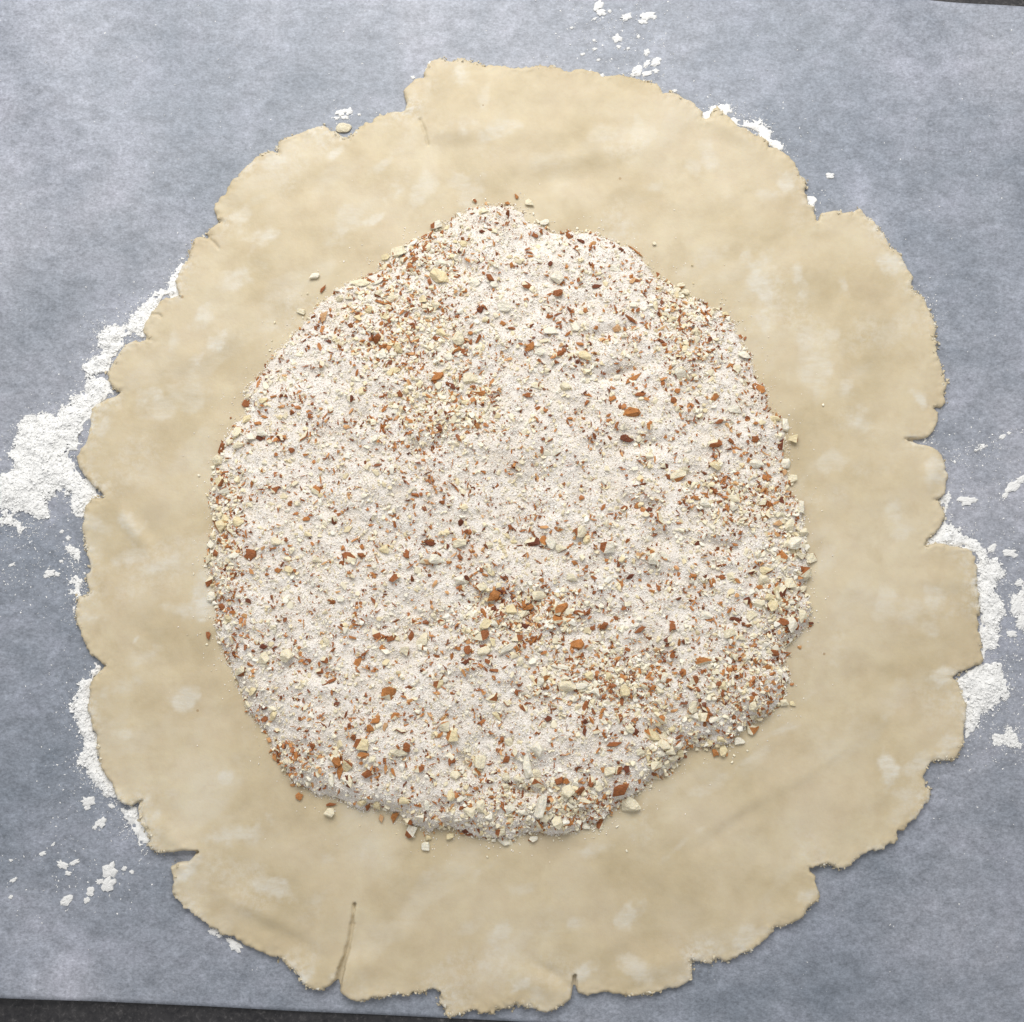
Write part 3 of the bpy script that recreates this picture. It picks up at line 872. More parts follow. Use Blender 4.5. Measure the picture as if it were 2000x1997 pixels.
UP = Vector((0, 0, 1))
PALE_T = [hull_template('nut_piece', 13, 2.3, 100 + i, None, 4) for i in range(20)]
EDGE_T = [hull_template('nut_piece', 13, 2.3, 200 + i, (Vector((math.cos(i * 1.9), math.sin(i * 1.9), 0.1)).normalized(), 0.62)) for i in range(10)]
SLIV_T = [hull_template('nut_piece', 14, 4.5, 300 + i, None, 1) for i in range(6)]
CHUNK_T = [hull_template('nut_skin_fragment', 13, 2.3, 400 + i, (Vector((math.cos(i * 2.4), math.sin(i * 2.4), 0.9)).normalized(), 0.30), 4) for i in range(14)]
FLAKE_T = [flake_template('nut_skin_fragment', 500 + i) for i in range(18)]

# pieces one can pick out in the photograph, per window: kind, x, y, size, size, angle of the long side
NUTS = {
    (400, 400, K4): 'p 1035 680 110 60 20|b 1115 800 80 35 60|p 1470 740 220 90 5|p 1640 730 100 40 20|p 1820 450 150 110 0|p 1700 500 90 60 0|p 1880 520 90 70 30|b 1780 540 80 30 70|b 1110 1060 140 100 80|b 1190 1050 60 30 70|b 1050 1160 90 50 -40|b 1230 1180 70 30 50|p 1640 850 110 80 30|p 1780 890 110 70 20|b 1690 930 180 50 -20|p 1540 1000 110 80 60|p 1690 1050 120 60 -30|p 1360 870 90 60 0|p 1270 890 80 60 30|b 1620 1270 170 70 15|b 1770 1270 70 40 -10|p 1670 1410 90 100 90|p 1770 1400 60 60 0|p 1790 1560 170 70 30|b 1100 1510 70 55 70|b 1170 1290 70 30 -15|b 1395 1390 50 40 60|b 1480 1410 60 25 50|b 655 1810 90 35 10|b 910 1850 90 25 -65|b 400 1870 90 70 30|p 550 1850 100 70 0|b 1690 1800 80 50 30|b 1840 1790 80 40 -60|b 1690 750 60 30 50|b 1510 850 50 30 0|b 1370 1830 60 60 0|p 910 1010 90 50 -20|p 1250 800 50 50 0',
    (800, 380, K4): 'b 610 65 50 45 90|b 725 90 60 25 -50|b 920 85 60 50 0|b 1005 20 60 35 -50|p 1130 80 90 70 0|p 690 160 110 70 10|p 250 300 120 70 20|b 760 335 80 30 -50|p 800 350 80 50 -50|b 685 350 60 40 20|b 160 510 110 80 30|b 45 500 70 20 -25|b 45 620 80 70 0|b 145 620 70 50 -40|b 10 700 90 60 0|b 75 745 70 45 0|b 310 555 50 35 0|b 480 530 60 50 30|b 385 490 55 25 -60|p 290 780 210 130 -25|p 300 650 100 70 10|p 770 650 90 60 0|b 760 780 130 80 -20|p 800 850 90 60 0|p 610 840 110 90 40|b 510 910 60 40 10|b 1100 855 100 70 0|b 965 670 70 50 0|b 1390 925 95 90 0|p 1385 790 140 130 0|b 1330 655 45 50 60|b 1600 800 50 60 90|b 1760 870 90 50 20|b 1180 390 100 40 -50|b 1500 395 60 40 -30|b 1610 440 90 40 -15|b 1780 430 50 20 80|b 665 1085 65 60 0|b 1655 1100 70 50 40|p 890 1060 140 100 -10|b 875 1210 90 70 20|p 1330 1280 140 100 10|b 1270 1375 110 60 0|b 1130 1440 100 60 40|b 1430 1420 55 45 0|b 1420 1500 70 60 0|b 1600 1410 100 45 -20|p 1650 1520 120 100 0|p 1530 1520 100 60 0|p 1220 1490 150 70 -5|p 300 1300 110 70 -20|p 460 1370 130 130 0|b 440 1320 60 50 20|b 580 1310 60 50 -40|b 580 1240 90 25 60|p 370 1535 90 80 0|p 430 1470 120 60 5|b 510 1490 90 60 -60|p 120 990 110 80 -20|b 545 1160 40 50 80|b 490 1235 60 25 -20|b 260 1720 120 110 -30|b 380 1800 120 50 -40|p 570 1740 150 110 0|b 665 1860 100 70 -20|b 1110 1890 140 50 -10|p 1200 1800 120 70 -15|p 1470 1810 110 90 10|b 1680 1890 110 25 -10|p 1560 1260 80 80 0|b 1370 1580 70 60 20|b 1760 1255 60 50 0|b 970 1265 90 25 10|p 1270 270 90 60 0',
    (1180, 450, K4): 'b 155 180 60 55 0|b 300 205 170 15 -40|b 270 480 60 80 70|b 505 435 45 70 80|b 240 830 150 40 -30|b 115 935 75 80 0|b 275 930 65 40 0|b 405 900 60 50 60|b 705 850 35 80 85|b 635 745 80 12 25|b 840 1040 45 40 30|b 970 850 45 60 90|b 1325 1020 55 20 0|p 1320 1180 140 80 -15|b 1000 1040 60 70 50|b 1190 1270 110 25 40|p 1240 1310 100 80 20|p 720 1360 110 130 90|b 270 1400 170 60 25|b 695 1510 100 45 30|b 1040 1565 100 80 15|b 80 1580 120 80 -25|b 345 1550 100 40 0|b 655 1610 65 60 0|b 725 1660 35 45 0|b 1460 1490 130 70 -55|b 1340 1440 80 40 -20|b 1525 1560 70 15 60|p 1230 1690 150 70 -10|b 260 1720 150 100 -20|b 430 1840 60 80 50|b 1090 1800 90 40 40|b 1160 1840 50 40 0|b 1420 1820 60 40 20|b 1485 1860 45 35 0|b 1510 1690 45 35 -30|p 1700 1840 80 120 80|p 1610 1780 110 60 0|p 1140 800 70 60 0|p 1010 780 60 50 0|p 720 530 80 60 0|p 760 590 80 60 0|b 1100 890 70 20 30|b 510 635 60 40 10|p 90 360 130 60 -5|p 470 130 40 35 0|b 240 1390 110 40 30',
    (400, 1000, K4): 'p 150 145 150 130 0|p 200 60 80 80 0|p 320 90 120 110 0|b 235 185 70 50 20|b 105 400 100 80 -30|p 40 440 90 120 90|p 145 470 70 80 90|p 280 410 100 60 10|b 440 405 130 90 -25|b 1360 435 130 110 -50|b 1490 410 110 50 10|b 965 70 75 40 10|b 1220 80 65 80 80|b 1575 65 60 35 40|b 45 660 60 100 80|p 70 800 90 100 60|b 160 890 80 90 80|b 125 1025 90 40 -10|b 35 1165 50 70 -70|b 690 550 60 40 0|b 920 350 65 20 -15|b 415 850 60 50 -30|b 1190 840 80 50 -40|b 1355 585 55 45 0|b 1580 590 60 35 -30|b 1790 620 110 90 0|b 1900 395 50 110 -70|b 550 1260 110 70 20|p 560 1370 120 110 0|p 780 1350 130 120 0|b 990 1400 60 40 -50|b 1125 1395 70 60 0|b 640 1480 50 35 20|b 1080 1500 65 50 10|b 1440 1420 60 130 70|b 1610 1150 70 110 -60|b 1760 1190 120 40 15|p 1890 1310 90 90 0|b 1180 1600 140 40 20|b 1735 1710 120 140 80|b 1520 1720 45 50 0|b 1400 1190 100 40 -10|p 340 1510 140 90 20|p 450 1690 120 80 20|p 400 1810 90 80 20|b 555 1850 90 50 40|b 945 1845 60 50 20|p 1690 350 100 90 0|p 670 280 100 80 0|b 195 540 80 35 20|b 205 320 45 50 0|b 1590 830 90 50 -50|p 1060 450 90 80 0|p 1280 820 80 60 0',
    (800, 1000, K4): 'b 490 100 110 60 10|b 190 290 100 50 -20|p 470 300 130 90 0|b 525 285 50 70 90|b 345 330 50 50 0|b 475 415 80 70 0|b 150 475 110 60 -15|p 255 450 150 110 0|b 470 520 40 45 0|p 740 320 100 80 0|b 1150 285 130 80 10|b 1265 270 80 100 60|p 1330 290 90 120 -60|p 1600 190 120 120 -30|p 1670 260 70 90 60|p 1860 330 140 120 0|b 1900 290 70 40 0|b 1605 300 50 35 -20|b 1395 165 90 60 -20|p 1430 350 110 80 0|b 950 145 45 70 90|p 480 650 110 90 0|b 540 640 60 80 80|b 495 720 50 60 90|b 655 535 90 40 -25|p 740 540 110 60 -50|b 715 600 80 40 -15|p 670 710 120 70 0|b 800 790 130 110 30|b 880 755 100 40 -25|b 790 910 60 90 90|b 860 840 70 35 0|b 1110 840 100 50 60|p 1230 790 160 90 -5|p 1190 870 100 70 -30|b 1110 900 120 60 30|p 1080 970 120 80 20|p 960 920 110 90 0|b 1430 920 130 100 15|b 1420 1020 140 80 0|b 1600 950 130 40 -5|b 1840 1070 100 90 60|b 1725 1095 80 50 -10|b 1570 1250 140 110 -20|p 1390 1210 100 70 0|b 675 1170 140 80 20|p 715 1050 150 90 40|p 800 1060 70 80 90|b 1080 1075 110 60 -15|b 300 1040 70 60 -30|p 225 980 60 70 90|p 130 1210 150 110 50|b 1010 1195 110 60 15|b 890 1235 50 40 0|s 900 1300 190 60 35|p 705 1310 150 80 15|b 555 1300 70 80 60|b 450 1285 70 40 0|b 1015 1290 60 90 -70|b 1180 1200 110 60 -30|b 540 1410 130 40 20|b 740 1410 55 70 -70|p 1280 1540 100 120 80|p 1220 1610 90 100 90|b 1665 1570 130 25 15|p 1480 1650 180 120 10|s 1620 1640 120 60 5|s 1410 1450 190 60 -10|b 790 1565 60 35 -30|b 895 1470 50 35 30|b 780 1760 110 70 20|p 270 1620 100 80 0|b 1005 1700 50 60 90|b 1115 1745 70 40 0|b 915 1800 70 60 0|b 1075 1850 70 60 0|b 1660 1830 60 90 60|p 1880 1550 70 80 90|b 1820 1400 90 20 -5|p 1530 615 110 70 0|b 1735 620 50 40 40|b 1240 640 50 50 0|b 1270 700 110 30 25|b 1555 480 50 60 90|p 1040 1410 60 90 70|b 20 1170 60 90 90',
    (1200, 850, K4): 'b 110 40 120 80 -10|b 940 80 130 70 10|b 1100 70 80 60 -30|b 1330 40 100 50 -10|b 1575 90 70 110 80|h 1675 50 100 80 10|p 1610 270 110 110 -40|b 1600 355 70 60 0|p 1670 420 90 90 0|b 1650 460 70 50 -30|b 1410 400 45 50 90|p 950 290 110 110 20|p 1340 270 150 90 0|p 600 390 160 120 10|b 470 300 90 60 -15|p 670 330 90 60 -40|b 270 250 110 40 5|b 320 270 50 60 60|b 90 690 80 45 10|b 215 670 90 80 50|b 330 705 60 50 -40|b 430 780 120 80 -40|p 295 750 80 70 0|b 770 595 90 50 -15|b 950 530 120 40 -30|p 850 640 100 90 0|p 1110 600 150 80 -15|b 1060 690 70 60 40|b 1210 790 80 40 10|b 1400 650 80 70 0|b 1570 610 80 90 -50|h 1760 680 80 120 80|b 1540 830 110 60 0|p 1560 750 110 60 20|p 1640 850 100 120 90|b 375 935 100 45 35|b 780 1015 60 60 0|b 230 1140 70 70 0|p 370 1160 120 110 0|b 330 1110 70 40 20|p 480 1140 110 60 -45|b 1560 1150 100 110 -40|h 1740 1140 130 60 -15|p 1850 1160 110 90 10|b 1700 1140 80 60 0|p 1690 1020 150 120 20|p 1780 920 110 80 20|b 1300 1290 90 50 -10|p 1430 1280 130 90 5|p 1410 1370 110 100 0|b 750 1330 80 60 0|p 740 1380 80 50 0|p 1090 1330 90 80 0|b 1010 1340 70 60 -40|b 920 1380 60 50 60|b 1370 1430 80 50 -20|b 1570 1490 140 80 60|p 1530 1510 70 110 -60|p 1790 1310 130 120 40|p 1650 1400 110 100 0|p 1760 1450 120 60 30|b 1245 1560 60 70 60|p 1350 1590 130 80 0|p 1480 1610 110 110 0|p 1460 1530 90 70 0|p 1775 1710 100 130 85|p 1675 1790 110 150 90|b 1590 1760 110 90 -30|b 1855 1775 60 45 10|p 1715 1610 60 55 0|b 545 1790 60 220 80|b 230 1840 130 50 40|b 60 1400 50 80 70|b 150 1330 90 40 40|b 410 1440 40 90 -80|b 605 1540 50 40 0|p 860 1690 130 80 -10|p 1080 1870 110 100 0|p 1180 1890 110 80 0|b 1130 1730 130 40 -15|b 1270 1790 80 50 -20|p 1290 1690 140 80 30',
    (500, 1350, 4.83): 'b 1250 40 130 110 -60|b 470 160 65 55 10|p 165 235 90 100 70|b 85 270 60 80 -70|b 75 165 90 40 50|b 1125 265 85 80 0|b 1315 235 75 60 0|b 1075 350 75 70 20|b 1365 370 100 60 10|b 920 435 60 55 60|p 1350 580 160 100 5|b 1425 530 60 80 -70|p 1000 500 150 110 -10|b 535 520 55 70 80|b 750 655 110 120 70|b 790 740 70 190 75|p 870 710 100 140 70|b 870 850 80 100 80|b 1060 765 110 100 -10|s 715 840 70 130 80|b 1010 610 100 60 -10|h 255 700 120 50 10|b 350 885 60 30 35|b 410 990 60 60 0|p 695 1145 100 90 0|b 710 1070 90 35 10|b 1190 1195 60 110 -65|b 1305 1185 55 110 70|p 1440 1220 110 70 10|p 1555 1190 100 80 0|p 1460 1320 90 130 60|p 1600 1460 80 80 0|p 1630 1385 50 55 0|p 1830 1370 70 60 0|b 1540 740 100 50 20|b 1640 800 110 50 -20|b 1835 650 80 60 10|p 1780 330 90 110 70|p 1850 420 120 110 0|p 1840 980 80 110 90|p 1400 1035 110 70 -5|b 1290 750 40 110 -70|b 200 570 25 110 90|b 1060 1090 80 60 0|b 1210 340 80 40 60|b 1510 190 80 30 -50',
    (850, 1350, 5.511): 'p 790 550 90 110 80|s 1000 810 110 250 90|p 1100 640 120 150 -50|p 1095 890 90 110 90|b 770 730 110 80 20|b 850 660 70 80 50|p 760 920 90 90 0|p 880 930 80 80 0|b 1100 990 90 110 -60|b 1320 960 110 140 70|b 1570 1060 110 140 -60|b 1680 970 80 110 70|p 1430 1080 140 140 0|p 1760 1030 120 90 0|p 1600 1190 150 70 -10|s 1140 1230 110 270 80|p 760 1030 90 80 0|p 810 1260 130 120 20|p 940 1310 110 90 0|p 1180 1370 100 110 0|p 370 1290 140 110 -30|p 480 1230 90 150 80|p 280 1160 100 60 10|b 390 1225 60 70 90|p 700 1510 110 90 0|p 735 1615 140 80 -20|h 1050 1590 110 60 10|p 1320 1410 150 140 0|p 1620 1440 110 90 -30|b 1420 1420 110 70 10|b 1770 1440 70 110 -60|b 325 1510 70 60 0|p 160 1560 80 60 0|h 1120 1450 60 180 -60|b 730 1240 50 120 -80|p 480 760 120 150 80|p 290 850 80 90 90|p 220 900 110 110 0|b 650 880 60 30 0|b 1615 320 130 70 0|b 1220 300 80 60 -40|b 1600 440 40 80 70|b 1740 430 90 60 0|p 670 270 130 70 -35|b 775 130 80 70 0|b 950 190 90 60 0|b 590 970 70 60 40|b 450 870 90 60 -40',
    (1180, 1240, K4): 'b 505 150 90 70 20|b 600 40 90 60 20|b 705 75 40 80 85|b 930 250 140 70 20|b 110 270 50 40 -40|b 280 325 70 40 0|b 745 345 80 80 30|p 545 410 90 80 -50|b 840 430 90 70 30|b 820 490 100 60 10|b 870 520 60 50 -50|p 190 530 100 100 0|b 165 620 50 90 80|p 370 480 110 60 -10|b 1080 470 80 50 20|b 1115 550 50 60 -70|b 1510 440 55 55 0|b 1690 430 35 80 -80|b 1690 530 80 50 30|b 1770 468 70 20 -5|b 1840 120 60 30 25|b 1580 170 130 60 -10|b 1430 250 90 60 -50|b 1530 310 80 50 0|b 1660 250 70 20 0|b 1400 590 70 50 -10|b 1490 700 60 50 -50|p 1400 670 80 100 70|b 930 680 110 60 -30|p 840 680 110 120 0|b 990 750 80 40 -20|s 1040 790 160 60 20|p 840 760 110 60 0|p 540 800 110 100 0|p 235 890 80 90 90|b 145 790 50 80 -80|p 450 940 170 110 -40|p 550 1030 130 110 0|b 300 920 50 50 0|b 90 1030 130 60 0|p 540 1120 90 70 0|p 655 1155 110 90 25|p 620 1090 100 90 0|p 590 1210 70 90 90|b 715 1150 30 80 90|p 700 1040 110 70 20|p 1270 995 100 70 10|p 1120 1090 80 110 80|b 1045 1110 60 90 80|b 1155 1130 30 30 0|b 1385 890 110 90 -20|b 1370 780 80 40 -10|b 1225 780 60 50 -40|b 1205 950 80 60 0|p 1100 990 80 60 0|p 985 1020 70 60 0|b 215 1270 60 70 90|b 140 1270 70 70 0|b 430 1225 80 50 0|p 490 1240 120 110 0|p 50 1290 110 90 0|B 150 1460 160 140 20|P 250 1590 190 160 0|p 490 1345 110 40 -10|p 1690 640 80 70 0|p 1775 645 60 50 0|p 350 1100 100 80 0',
    (400, 750, 1929 / 250): 'p 500 720 200 130 60|p 640 540 170 110 50|B 270 970 270 150 65|p 380 880 110 130 80|p 200 1170 190 170 30|p 510 920 180 90 15|p 880 740 180 160 0|b 830 820 100 60 -20|b 985 860 80 100 -60|p 700 800 150 130 0|b 820 420 100 60 -40|b 900 500 110 60 -25|b 800 600 120 70 0|p 225 1495 160 140 -20|h 280 1620 230 110 20|b 145 1660 40 90 -75|b 1490 790 110 190 75|b 1310 990 80 90 -60|b 1695 1610 140 150 -45|b 1360 1490 110 110 20|b 1050 1600 130 110 0|b 1030 205 130 60 5|p 160 1860 120 80 0|b 1150 810 130 90 -30|b 1885 400 80 80 0|b 390 515 50 30 30',
}

pieces = []          # (kind, px, py, long, wide, angle) in photo pixels
for (ox, oy, k), text in NUTS.items():
    for item in text.split('|'):
        t = item.split()
        kd = t[0]
        x, y, a, b, ang = map(float, t[1:])
        if b > a:
            a, b = b, a
        pieces.append((kd, ox + x / k, oy + y / k, a / k, b / k, ang))
# the windows overlap: keep one of each pair of coinciding pieces
uniq = []
for p in pieces:
    pale = p[0] in 'pPhs'
    if any((q[0] in 'pPhs') == pale and math.hypot(p[1] - q[1], p[2] - q[2]) < 0.32 * (p[3] + q[3]) * 0.7 for q in uniq):
        continue
    uniq.append(p)
pieces = uniq
MAXK = 300


def is_pale(k):
    return k in 'pPhs'


# further small pieces, denser where the filling is coarse
COARSE = [(790, 640, 120, 130), (860, 800, 120, 90), (1520, 1180, 60, 200), (1440, 1340, 90, 110), (1080, 1570, 230, 60), (440, 1060, 40, 200), (1330, 1470, 90, 60),
          (840, 500, 90, 60), (1180, 1330, 150, 90), (1020, 1210, 150, 70), (1440, 980, 110, 60), (580, 1480, 90, 40), (1340, 640, 60, 160)]


def coarse_w(px, py):
    w = np.full(np.shape(px), 0.20)
    for x, y, a, b in COARSE:
        w = np.maximum(w, np.exp(-(((px - x) / a) ** 2 + ((py - y) / b) ** 2)))
    return w


def rand_in_fill(n, weight=True, margin=0.0, below=True):
    out = np.zeros((0, 4))
    while len(out) < n:
        px, py = rng.uniform(390, 1590, 4 * n), rng.uniform(370, 1650, 4 * n)
        x, y = ground(px, py, 0.006)
        ok = sample(sd_fill, x, y) < margin
        if weight:
            ok &= rng.random(4 * n) < coarse_w(px, py)
        out = np.concatenate([out, np.stack([px, py, x, y], 1)[ok]])
    return out[:n]


npale = sum(is_pale(p[0]) for p in pieces)
nbrown = len(pieces) - npale
for kd, have in (('p', npale), ('b', nbrown)):
    need = MAXK - have
    if need > 0:
        for px, py, _, _ in rand_in_fill(need, True, 0.0005):
            a = random.uniform(11, 20) if kd == 'p' else random.uniform(9, 16)
            pieces.append((kd, px, py, a, a * random.uniform(0.5, 0.95), random.uniform(0, 180)))
# keep the 300 largest of each kind as things, the others join the crumbs
pale_l = sorted([p for p in pieces if is_pale(p[0])], key=lambda p: -p[3] * p[4])
brown_l = sorted([p for p in pieces if not is_pale(p[0])], key=lambda p: -p[3] * p[4])
rest_pale, rest_brown = pale_l[MAXK:], brown_l[MAXK:]
print('nut pieces', len(pale_l), len(brown_l), 'left over', len(rest_pale), len(rest_brown))

PXM = 0.0001935
cover = np.zeros((N, N), bool)       # footprints, kept free of sugar
GROUPS = {('nut_piece', 'in'): 'pale nut pieces in the filling', ('nut_piece', 'rim'): 'pale nut pieces along the rim of the filling', ('nut_piece', 'out'): 'pale nut pieces on the bare dough',
          ('nut_skin_fragment', 'in'): 'brown nut skin fragments in the filling', ('nut_skin_fragment', 'rim'): 'brown nut skin fragments along the rim of the filling',
          ('nut_skin_fragment', 'out'): 'brown nut skin fragments on the bare dough'}
ALL_P = pale_l[:MAXK] + brown_l[:MAXK]


def beside(p):
    """what a piece touches"""
    pale_n = brown_n = 0
    for q in ALL_P:
        if q is p:
            continue
        if math.hypot(p[1] - q[1], p[2] - q[2]) < 0.5 * (p[3] + q[3]) * 0.95 + 2:
            if is_pale(q[0]):
                pale_n += 1
            else:
                brown_n += 1
    if pale_n + brown_n >= 4:
        return 'crowded by other pieces'
    if pale_n and brown_n:
        return 'between pale and brown pieces'
    if pale_n:
        return 'touching a pale piece' if pale_n == 1 else 'among pale pieces'
    if brown_n:
        return 'touching a brown fragment' if brown_n == 1 else 'among brown fragments'
    return 'standing alone'


def wording(p, key, tone, zone):
    L, W = p[3], p[4]
    size = 'big' if L > 27 else ('middling' if L > 19 else ('small' if L > 13 else 'tiny'))
    shape = 'sliver-thin' if W / L < 0.38 else ('long' if W / L < 0.62 else 'blocky')
    noun = {'pale': 'nut piece', 'half': 'half-skinned nut piece', 'sliver': 'nut stick', 'skin': 'nut skin fragment'}[key]
    where = {'in': 'in the filling', 'rim': 'on the filling rim', 'out': 'on bare dough'}[zone]
    return '%s %s %s %s %s, %s' % (size, shape, tone, noun, where, beside(p))


def place(p):
    kd, px, py, L, W, ang = p
    x, y = on_surface(px, py)
    x, y = float(x), float(y)
    z = float(sample(TOP, x, y))
    sd = float(sample(sd_fill, x, y))
    zone = 'out' if sd > 0.0012 else ('rim' if sd > -0.007 else 'in')
    nx, ny = float(sample(NXG, x, y)), float(sample(NYG, x, y))
    nrm = Vector((-nx, -ny, 1)).normalized()
    k = 0.98 if is_pale(kd) else 1.1
    L, W = L * PXM * k, W * PXM * k
    r = random.random()
    if kd in 'pP':
        if kd == 'p' and r < 0.22:
            me, key, name = random.choice(EDGE_T), 'half', 'nut_piece'
        else:
            me, key, name = random.choice(PALE_T), 'pale', 'nut_piece'
        H = W * random.uniform(0.45, 0.75)
        tilt = 22
        sink = 0.24 if zone == 'in' else 0.3
    elif kd == 'h':
        me, key, name = random.choice(EDGE_T), 'half', 'nut_piece'
        H, tilt, sink = W * 0.7, 12, 0.25
    elif kd == 's':
        me, key, name = random.choice(SLIV_T), 'sliver', 'nut_piece'
        H, tilt, sink = W * 0.7, 8, 0.32
    else:
        key, name = 'skin', 'nut_skin_fragment'
        if r < 0.55 and W / L > 0.45:
            me = random.choice(CHUNK_T)
            H, tilt, sink = W * random.uniform(0.4, 0.6), 20, 0.22
        else:
            me = random.choice(FLAKE_T)
            H, tilt, sink = max(0.0009, W * random.uniform(0.30, 0.55)), 22, 0.25
    if zone == 'out':
        sink, tilt = 0.42, 5
        nrm = UP
    o = bpy.data.objects.new(name, me)
    COL.objects.link(o)
    q = UP.rotation_difference(nrm)
    rot = q.to_matrix() @ Euler((math.radians(random.uniform(-tilt, tilt)), math.radians(random.uniform(-tilt, tilt)), math.radians(ang))).to_matrix()
    o.matrix_world = Matrix.Translation((x, y, z + sink * H + 0.0002)) @ rot.to_4x4() @ Matrix.Diagonal((L, W, H, 1))
    if name == 'nut_piece':
        tone = random.choice(['ivory', 'cream', 'cream', 'yellowish']) if kd != 'P' else 'cream'
        if key == 'sliver':
            tone = 'ivory'
        st = random.choice(['chestnut brown', 'orange-brown'])
    else:
        tone = random.choices(['dark brown', 'chestnut brown', 'orange-brown', 'tan'], [0.17, 0.42, 0.35, 0.06])[0]
        if kd == 'B':
            tone = 'chestnut brown'
        st = tone
    for sl, m in zip(o.material_slots, (NUTS_M[tone if name == 'nut_piece' else 'cream'], SKINS_M[st])):
        sl.link = 'OBJECT'
        sl.material = m
    lab, grp = wording(p, key, tone, zone), GROUPS[(name, zone)]
    if kd == 'P':
        lab, grp = 'largest craggy cream nut chunk, touching the biggest red-brown chunk at the rim', None
    if kd == 'B':
        if px < 800:
            lab, grp = 'glossy chestnut-brown nut chunk among round white pieces at the filling rim', None
        else:
            lab, grp = 'biggest red-brown nut chunk, beside the largest craggy cream chunk', None
    tag(o, lab, 'nut piece' if name == 'nut_piece' else 'nut skin', grp)
    # footprint
    c0 = max(0, int((x - L / 2 - X0) / STEP)); c1 = int((x + L / 2 - X0) / STEP) + 2
    r0 = max(0, int((y - L / 2 - X0) / STEP)); r1 = int((y + L / 2 - X0) / STEP) + 2
    t = math.radians(ang)
    dx, dy = XX[r0:r1, c0:c1] - x, YY[r0:r1, c0:c1] - y
    u = (dx * math.cos(t) + dy * math.sin(t)) / (L * 0.50)
    v = (-dx * math.sin(t) + dy * math.cos(t)) / (W * 0.50)
    cover[r0:r1, c0:c1] |= (u * u + v * v) < 0.85


for p in pale_l[:MAXK] + brown_l[:MAXK]:
    place(p)


# ------------------------------------------------------------------ crumbs and grains as merged stuff
def grain_arrays(seed, n=7, sq=3.0):
    r = random.Random(seed)
    bm = bmesh.new()
    for i in range(n):
        v = Vector((r.gauss(0, 1), r.gauss(0, 1), r.gauss(0, 1))).normalized()
        p = 1.0 / (abs(v.x) ** sq + abs(v.y) ** sq + abs(v.z) ** sq) ** (1 / sq)
        bm.verts.new(v * p * 0.5)
    ret = bmesh.ops.convex_hull(bm, input=bm.verts)
    bad = [e for e in ret['geom_interior'] if isinstance(e, bmesh.types.BMVert)]
    if bad:
        bmesh.ops.delete(bm, geom=bad, context='VERTS')
    bmesh.ops.recalc_face_normals(bm, faces=bm.faces)
    bm.verts.index_update()
    V = np.array([v.co[:] for v in bm.verts])
    T = np.array([[l.vert.index for l in f.loops] for f in bm.faces])
    bm.free()
    return V, T


def scatter(name, pos, size, flat, mat, seed, elong=(0.7, 1.3), n=7, tint=None, tilt=0.6, parent=None):
    """one mesh of many little convex grains"""
    count = len(pos)
    temps = [grain_arrays(seed + i, n) for i in range(10)]
    which = rng.integers(0, 10, count)
    tint = rng.random(count) if tint is None else tint
    Vs, Ts, At, off = [], [], [], 0
    for k, (V, T) in enumerate(temps):
        sel = np.nonzero(which == k)[0]
        m = len(sel)
        if m == 0:
            continue
        sz = size[sel][:, None, None]
        el = rng.uniform(elong[0], elong[1], (m, 1))
        S = np.concatenate([el, 1 / el, np.full((m, 1), flat)], 1)[:, None, :]
        P = V[None] * S * sz
        a = rng.uniform(0, 2 * np.pi, m)
        tx, ty = rng.normal(0, tilt, m), rng.normal(0, tilt, m)

        def rotx(P, t):
            c, s = np.cos(t)[:, None], np.sin(t)[:, None]
            return np.stack([P[..., 0], P[..., 1] * c - P[..., 2] * s, P[..., 1] * s + P[..., 2] * c], 2)

        def roty(P, t):
            c, s = np.cos(t)[:, None], np.sin(t)[:, None]
            return np.stack([P[..., 0] * c + P[..., 2] * s, P[..., 1], -P[..., 0] * s + P[..., 2] * c], 2)

        def rotz(P, t):
            c, s = np.cos(t)[:, None], np.sin(t)[:, None]
            return np.stack([P[..., 0] * c - P[..., 1] * s, P[..., 0] * s + P[..., 1] * c, P[..., 2]], 2)
        P = rotz(roty(rotx(P, tx), ty), a) + pos[sel][:, None, :]
        nv = len(V)
        Vs.append(P.reshape(-1, 3))
        Ts.append((T[None] + (np.arange(m) * nv)[:, None, None] + off).reshape(-1, 3))
        At.append(np.repeat(tint[sel], nv))
        off += m * nv
    V, T, A = np.concatenate(Vs), np.concatenate(Ts), np.concatenate(At)
    me = mesh_np(name, V, T.ravel(), np.arange(len(T)) * 3, np.full(len(T), 3), [mat], False, {'tint': A})
    o = link(name, me, parent)
    o['kind'] = 'stuff'
    return o


# sugar
n_s = 150000
R = rand_in_fill(n_s, False, 0.0012)
x, y = R[:, 2], R[:, 3]
keep = ~cover[np.clip(np.round((y - X0) / STEP).astype(int), 0, N - 1), np.clip(np.round((x - X0) / STEP).astype(int), 0, N - 1)] | (rng.random(n_s) < 0.06)
x, y = x[keep], y[keep]
sz = rng.uniform(0.00030, 0.00062, len(x))
z = sample(TOP, x, y) + sz * rng.uniform(-0.15, 0.40, len(x)) + 0.00034 * fbm(x, y, 0.0034, 3, 175)
tone = np.clip(0.55 + 0.22 * fbm(x, y, 0.02, 3, 170) + rng.normal(0, 0.24, len(x)), 0, 1)
scatter('sugar', np.stack([x, y, z], 1), sz, 0.85, SUGAR, 900, (0.8, 1.25), 6, tone, 0.9, mound)

# pale nut meal
n_m = 11500
R = rand_in_fill(n_m, True, 0.0012)
x, y = R[:, 2], R[:, 3]
sz = 0.0006 + 0.0017 * rng.random(n_m) ** 2.2
z = sample(TOP, x, y) + sz * rng.uniform(0.0, 0.35, n_m)
scatter('nut_meal', np.stack([x, y, z], 1), sz, 0.7, MEAL, 930, (0.75, 1.4), 8, None, 0.5, mound)

